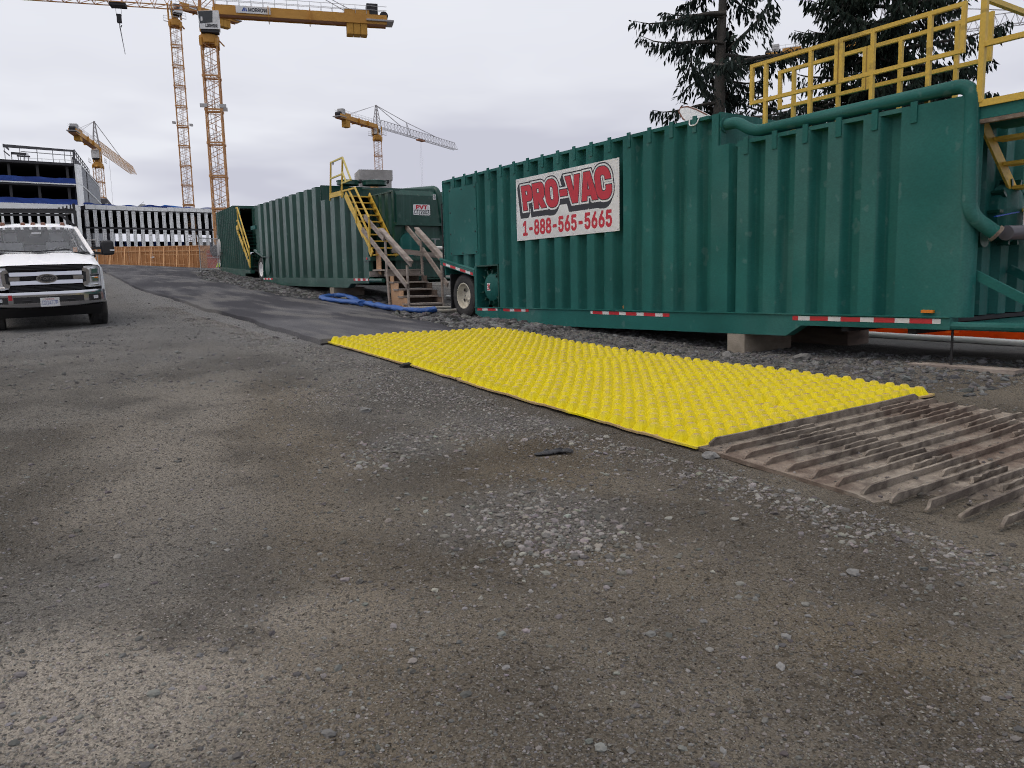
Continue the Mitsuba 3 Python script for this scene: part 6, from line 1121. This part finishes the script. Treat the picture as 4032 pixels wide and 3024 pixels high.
pt = c - D * 10.3 + A3(0, 0, 36.7); put(t, 'trolley', MB().obox(pt, D * .9, Sd * .7, A3(0, 0, .22)), 'm_dark'); put(t, 'hook_block', MB().obox(pt - A3(0, 0, 1.6), D * .25, Sd * .2, A3(0, 0, .5)), 'm_dark'); put(t, 'hook', MB().tube([pt - A3(0, 0, 2.0), pt - A3(0, 0, 2.5), pt - A3(0, 0, 2.6) + D * .18, pt - A3(0, 0, 2.35) + D * .22], .06, 6), 'm_dark')
put(t, 'sling', MB().tube([pt - A3(0, 0, 2.5), pt + D * .35 - A3(0, 0, 5.8)], [.06, .03], 5), 'm_dark')
for r_ in (-.3, .3): put(t, 'hoist_rope', MB().bar(pt + D * r_, pt + D * r_ - A3(0, 0, 1.3), .03), 'm_dark')
t, c, D, Sd, zb = crane('tall slender tower crane behind the largest crane, its counter jib crossing behind', (-69.6, 172), 2, 57.6, 2.1, deg(20), 4.13, deg(41), 0, 14.5, 61.8, None, None, 1.8, 1.4, 10, 'm_crane_mast', (.0, .8, 1.7, 2.0), zcab=59.6, cabh=1.9, beam_h=1.5, cwl=(.68, .86), cwh=2.0)
sgn = 1 if (EYE - c) @ Sd > 0 else -1; o = c + D * 4.2 + Sd * sgn * 1.0 + A3(0, 0, zb + .1); put(t, 'name_board', MB().obox(o, D * 1.3, A3(0, 0, .40), Sd * .03), 'm_signwhite'); put_text(t, 'name_lettering', 'MORROW', .40, o + D * .25 - A3(0, 0, .20) + Sd * sgn * .035, D, A3(0, 0, 1), Sd * sgn, 'm_ink', True, width=1.7)
for a in (-1, 1): p = c + A3(0, 0, 37.3) + D * a * 1.9; put(t, 'floodlight', MB().obox(p, D * .35, Sd * .15, A3(0, 0, .25)), 'm_galv')
t, c, D, Sd, zb = crane('hammerhead crane above the concrete block at left, jib pointing away to the right', (-120, 233), 10, 38.6, 2.2, deg(10), 4.4, deg(164.4), 56, 26, 43.9, 51.3, 'm_crane', 2.6, 1.9, 26, 'm_crane_mast', (.3, .2, 2.1, 2.2), zcab=40.6, cabh=2.4, beam_h=1.5, cwl=(.74, .84), cwh=1.5)
pt = c - D * 16 + A3(0, 0, 43.7); put(t, 'hoist_rope', MB().bar(pt, pt - A3(0, 0, 15), .05), 'm_crane_grey'); put(t, 'hook_block', MB().obox(pt - A3(0, 0, 15.8), D * .25, Sd * .25, A3(0, 0, .9)), 'm_dark'); put(t, 'sling', MB().bar(pt - A3(0, 0, 16.5), pt + Sd * .3 - A3(0, 0, 25), .14), 'm_dark')
t, c, D, Sd, zb = crane('hammerhead crane with grey jib above the middle tank', (-36.4, 225), 8, 43.0, 2.1, deg(8), 4.4, deg(205.6), 45, 17.5, 46.3, 52.2, 'm_crane_grey', 2.2, 1.6, 26, 'm_crane_mast', (-.2, .6, 1.9, 2.0), zcab=44.2, cabh=1.7, beam_h=1.4, cwl=(.76, .86), cwh=2.2, reeve='two')
put(t, 'trolley', MB().obox(c - D * 23 + A3(0, 0, 46.1), D * 1.6, Sd * .7, A3(0, 0, .25)), 'm_crane_red')
for r_ in (-.4, .4): put(t, 'hoist_rope', MB().bar(c - D * (23 + r_) + A3(0, 0, 46), c - D * (23 + r_) + A3(0, 0, 26), .03), 'm_crane_grey')
crane('crane mostly hidden behind the conifers at right', (70.2, 150), 2, 41.6, 2.1, deg(10), 4.13, deg(-67), 36, 20.5, 44.6, 51.0, 'm_crane_grey', 2.1, 1.5, 22, 'm_crane_mast', (.2, .6, 1.9, 2.0), zcab=42.4, cabh=1.8, beam_h=1.4, cwl=(.70, .84), cwh=.5)
# ------------------------------------------------------------------ conifers
def conifer(label, base, H, r0, nb, spread, zlo, seed, droop, dens, col, bias=None, hmin=None):
    r = np.random.default_rng(seed); t = thing('conifer_tree', label, 'tree', 'tall conifers behind the nearest tank'); b = A3(*base)
    wob = lambda z: A3(.10 * math.sin(z * .35 + seed), .10 * math.cos(z * .3 + seed), 0); zs = np.linspace(-.3, H, 16)
    put(t, 'trunk', MB().tube([b + A3(0, 0, z) + wob(z) for z in zs], r0 * np.clip(1.05 - zs / H, .06, 1) ** .8, 10), 'm_bark', smooth=True)
    limbs, V, F_, C_ = MB(), [], [], []; n = 0
    for i in range(nb):
        f = (i + r.uniform(0, 1)) / nb; z = zlo + (H - zlo) * f; ang = r.uniform(0, 2 * math.pi) if bias is None or r.uniform() > .35 else bias + r.normal(0, .5)
        L = spread * (1 - f) ** .75 * r.uniform(.55, 1.15) + .35; d = A3(math.cos(ang), math.sin(ang), 0); sd = A3(-d[1], d[0], 0); p0 = b + A3(0, 0, z) + wob(z); lift = r.uniform(-.15, .30) + (.35 * f)
        S_ = np.linspace(0, 1, 7); P = np.array([p0 + d * L * s_ + A3(0, 0, L * (lift * s_ - droop * s_ ** 1.6 + .22 * s_ ** 4)) + sd * .12 * L * math.sin(s_ * 2 + i) for s_ in S_])
        limbs.tube(P, np.linspace(.045 + .012 * L, .008, 7), 5, cap=False)
        nt = int(dens * L * 12)
        for j in range(nt):
            s_ = .18 + .82 * r.uniform() ** .8; q = np.array([np.interp(s_, S_, P[:, a]) for a in range(3)]); tl = L * .30 * (1.12 - s_) + .16; sg = r.choice((-1, 1)); td = nrm(sd * sg * r.uniform(.4, 1) + d * r.uniform(.3, .9) + A3(0, 0, r.normal(-.30, .25)))
            k_ = max(2, int(tl * 9))
            for u in range(k_):                                            # hanging sprays along the twig
                w0 = q + td * tl * (u + r.uniform(0, 1)) / k_ + A3(0, 0, -.25 * tl * (u / k_) ** 2); ln = r.uniform(.10, .30); hang = nrm(td * r.uniform(.15, .7) + A3(0, 0, -r.uniform(.35, 1.5)) + r.normal(0, .25, 3)); wd = nrm(np.cross(hang, r.normal(0, 1, 3))) * ln * r.uniform(.10, .21)
                e = w0 + hang * ln; V += [w0 - wd * .5, w0 + hang * ln * .45 - wd, e, w0 + hang * ln * .5 + wd, w0 + wd * .5]; F_ += [[n, n + 1, n + 3], [n + 1, n + 2, n + 3], [n, n + 3, n + 4]]; n += 5
                cc = np.array(col) * r.uniform(.55, 1.45) * np.array([1 + r.normal(0, .08), 1, 1 + r.normal(0, .08)]); C_ += [cc] * 5
    put(t, 'limbs', limbs, 'm_bark', smooth=True); put(t, 'foliage', trimesh.Trimesh(np.array(V), np.array(F_), process=False), 'm_leaf', color=np.clip(np.array(C_), 0, 1), kind='stuff')
conifer('open limbed conifer with drooping branches, leftmost behind the nearest tank', gp(7.3, 27), 15.0, .27, 84, 4.15, 2.0, 3, .40, 1.9, (.015, .025, .021))
conifer('dense dark conifer behind the yellow guard rails', gp(13.0, 27.0), 19, .27, 165, 3.8, 2.4, 5, .30, 2.5, (.011, .021, .015))
conifer('second dense conifer, just left of the dark one behind the guard rails', gp(11.5, 27.4), 10.5, .20, 90, 2.5, 2.2, 9, .34, 1.5, (.012, .022, .016))
conifer('lower conifer filling the gap between the tall conifers', gp(9.9, 31), 7.6, .16, 70, 2.6, 1.0, 12, .30, 1.5, (.013, .022, .017))
conifer('conifer at the right end behind the front stair of the nearest tank', gp(15.6, 29.5), 7.8, .16, 80, 2.6, 1.2, 15, .26, 1.5, (.013, .024, .017))
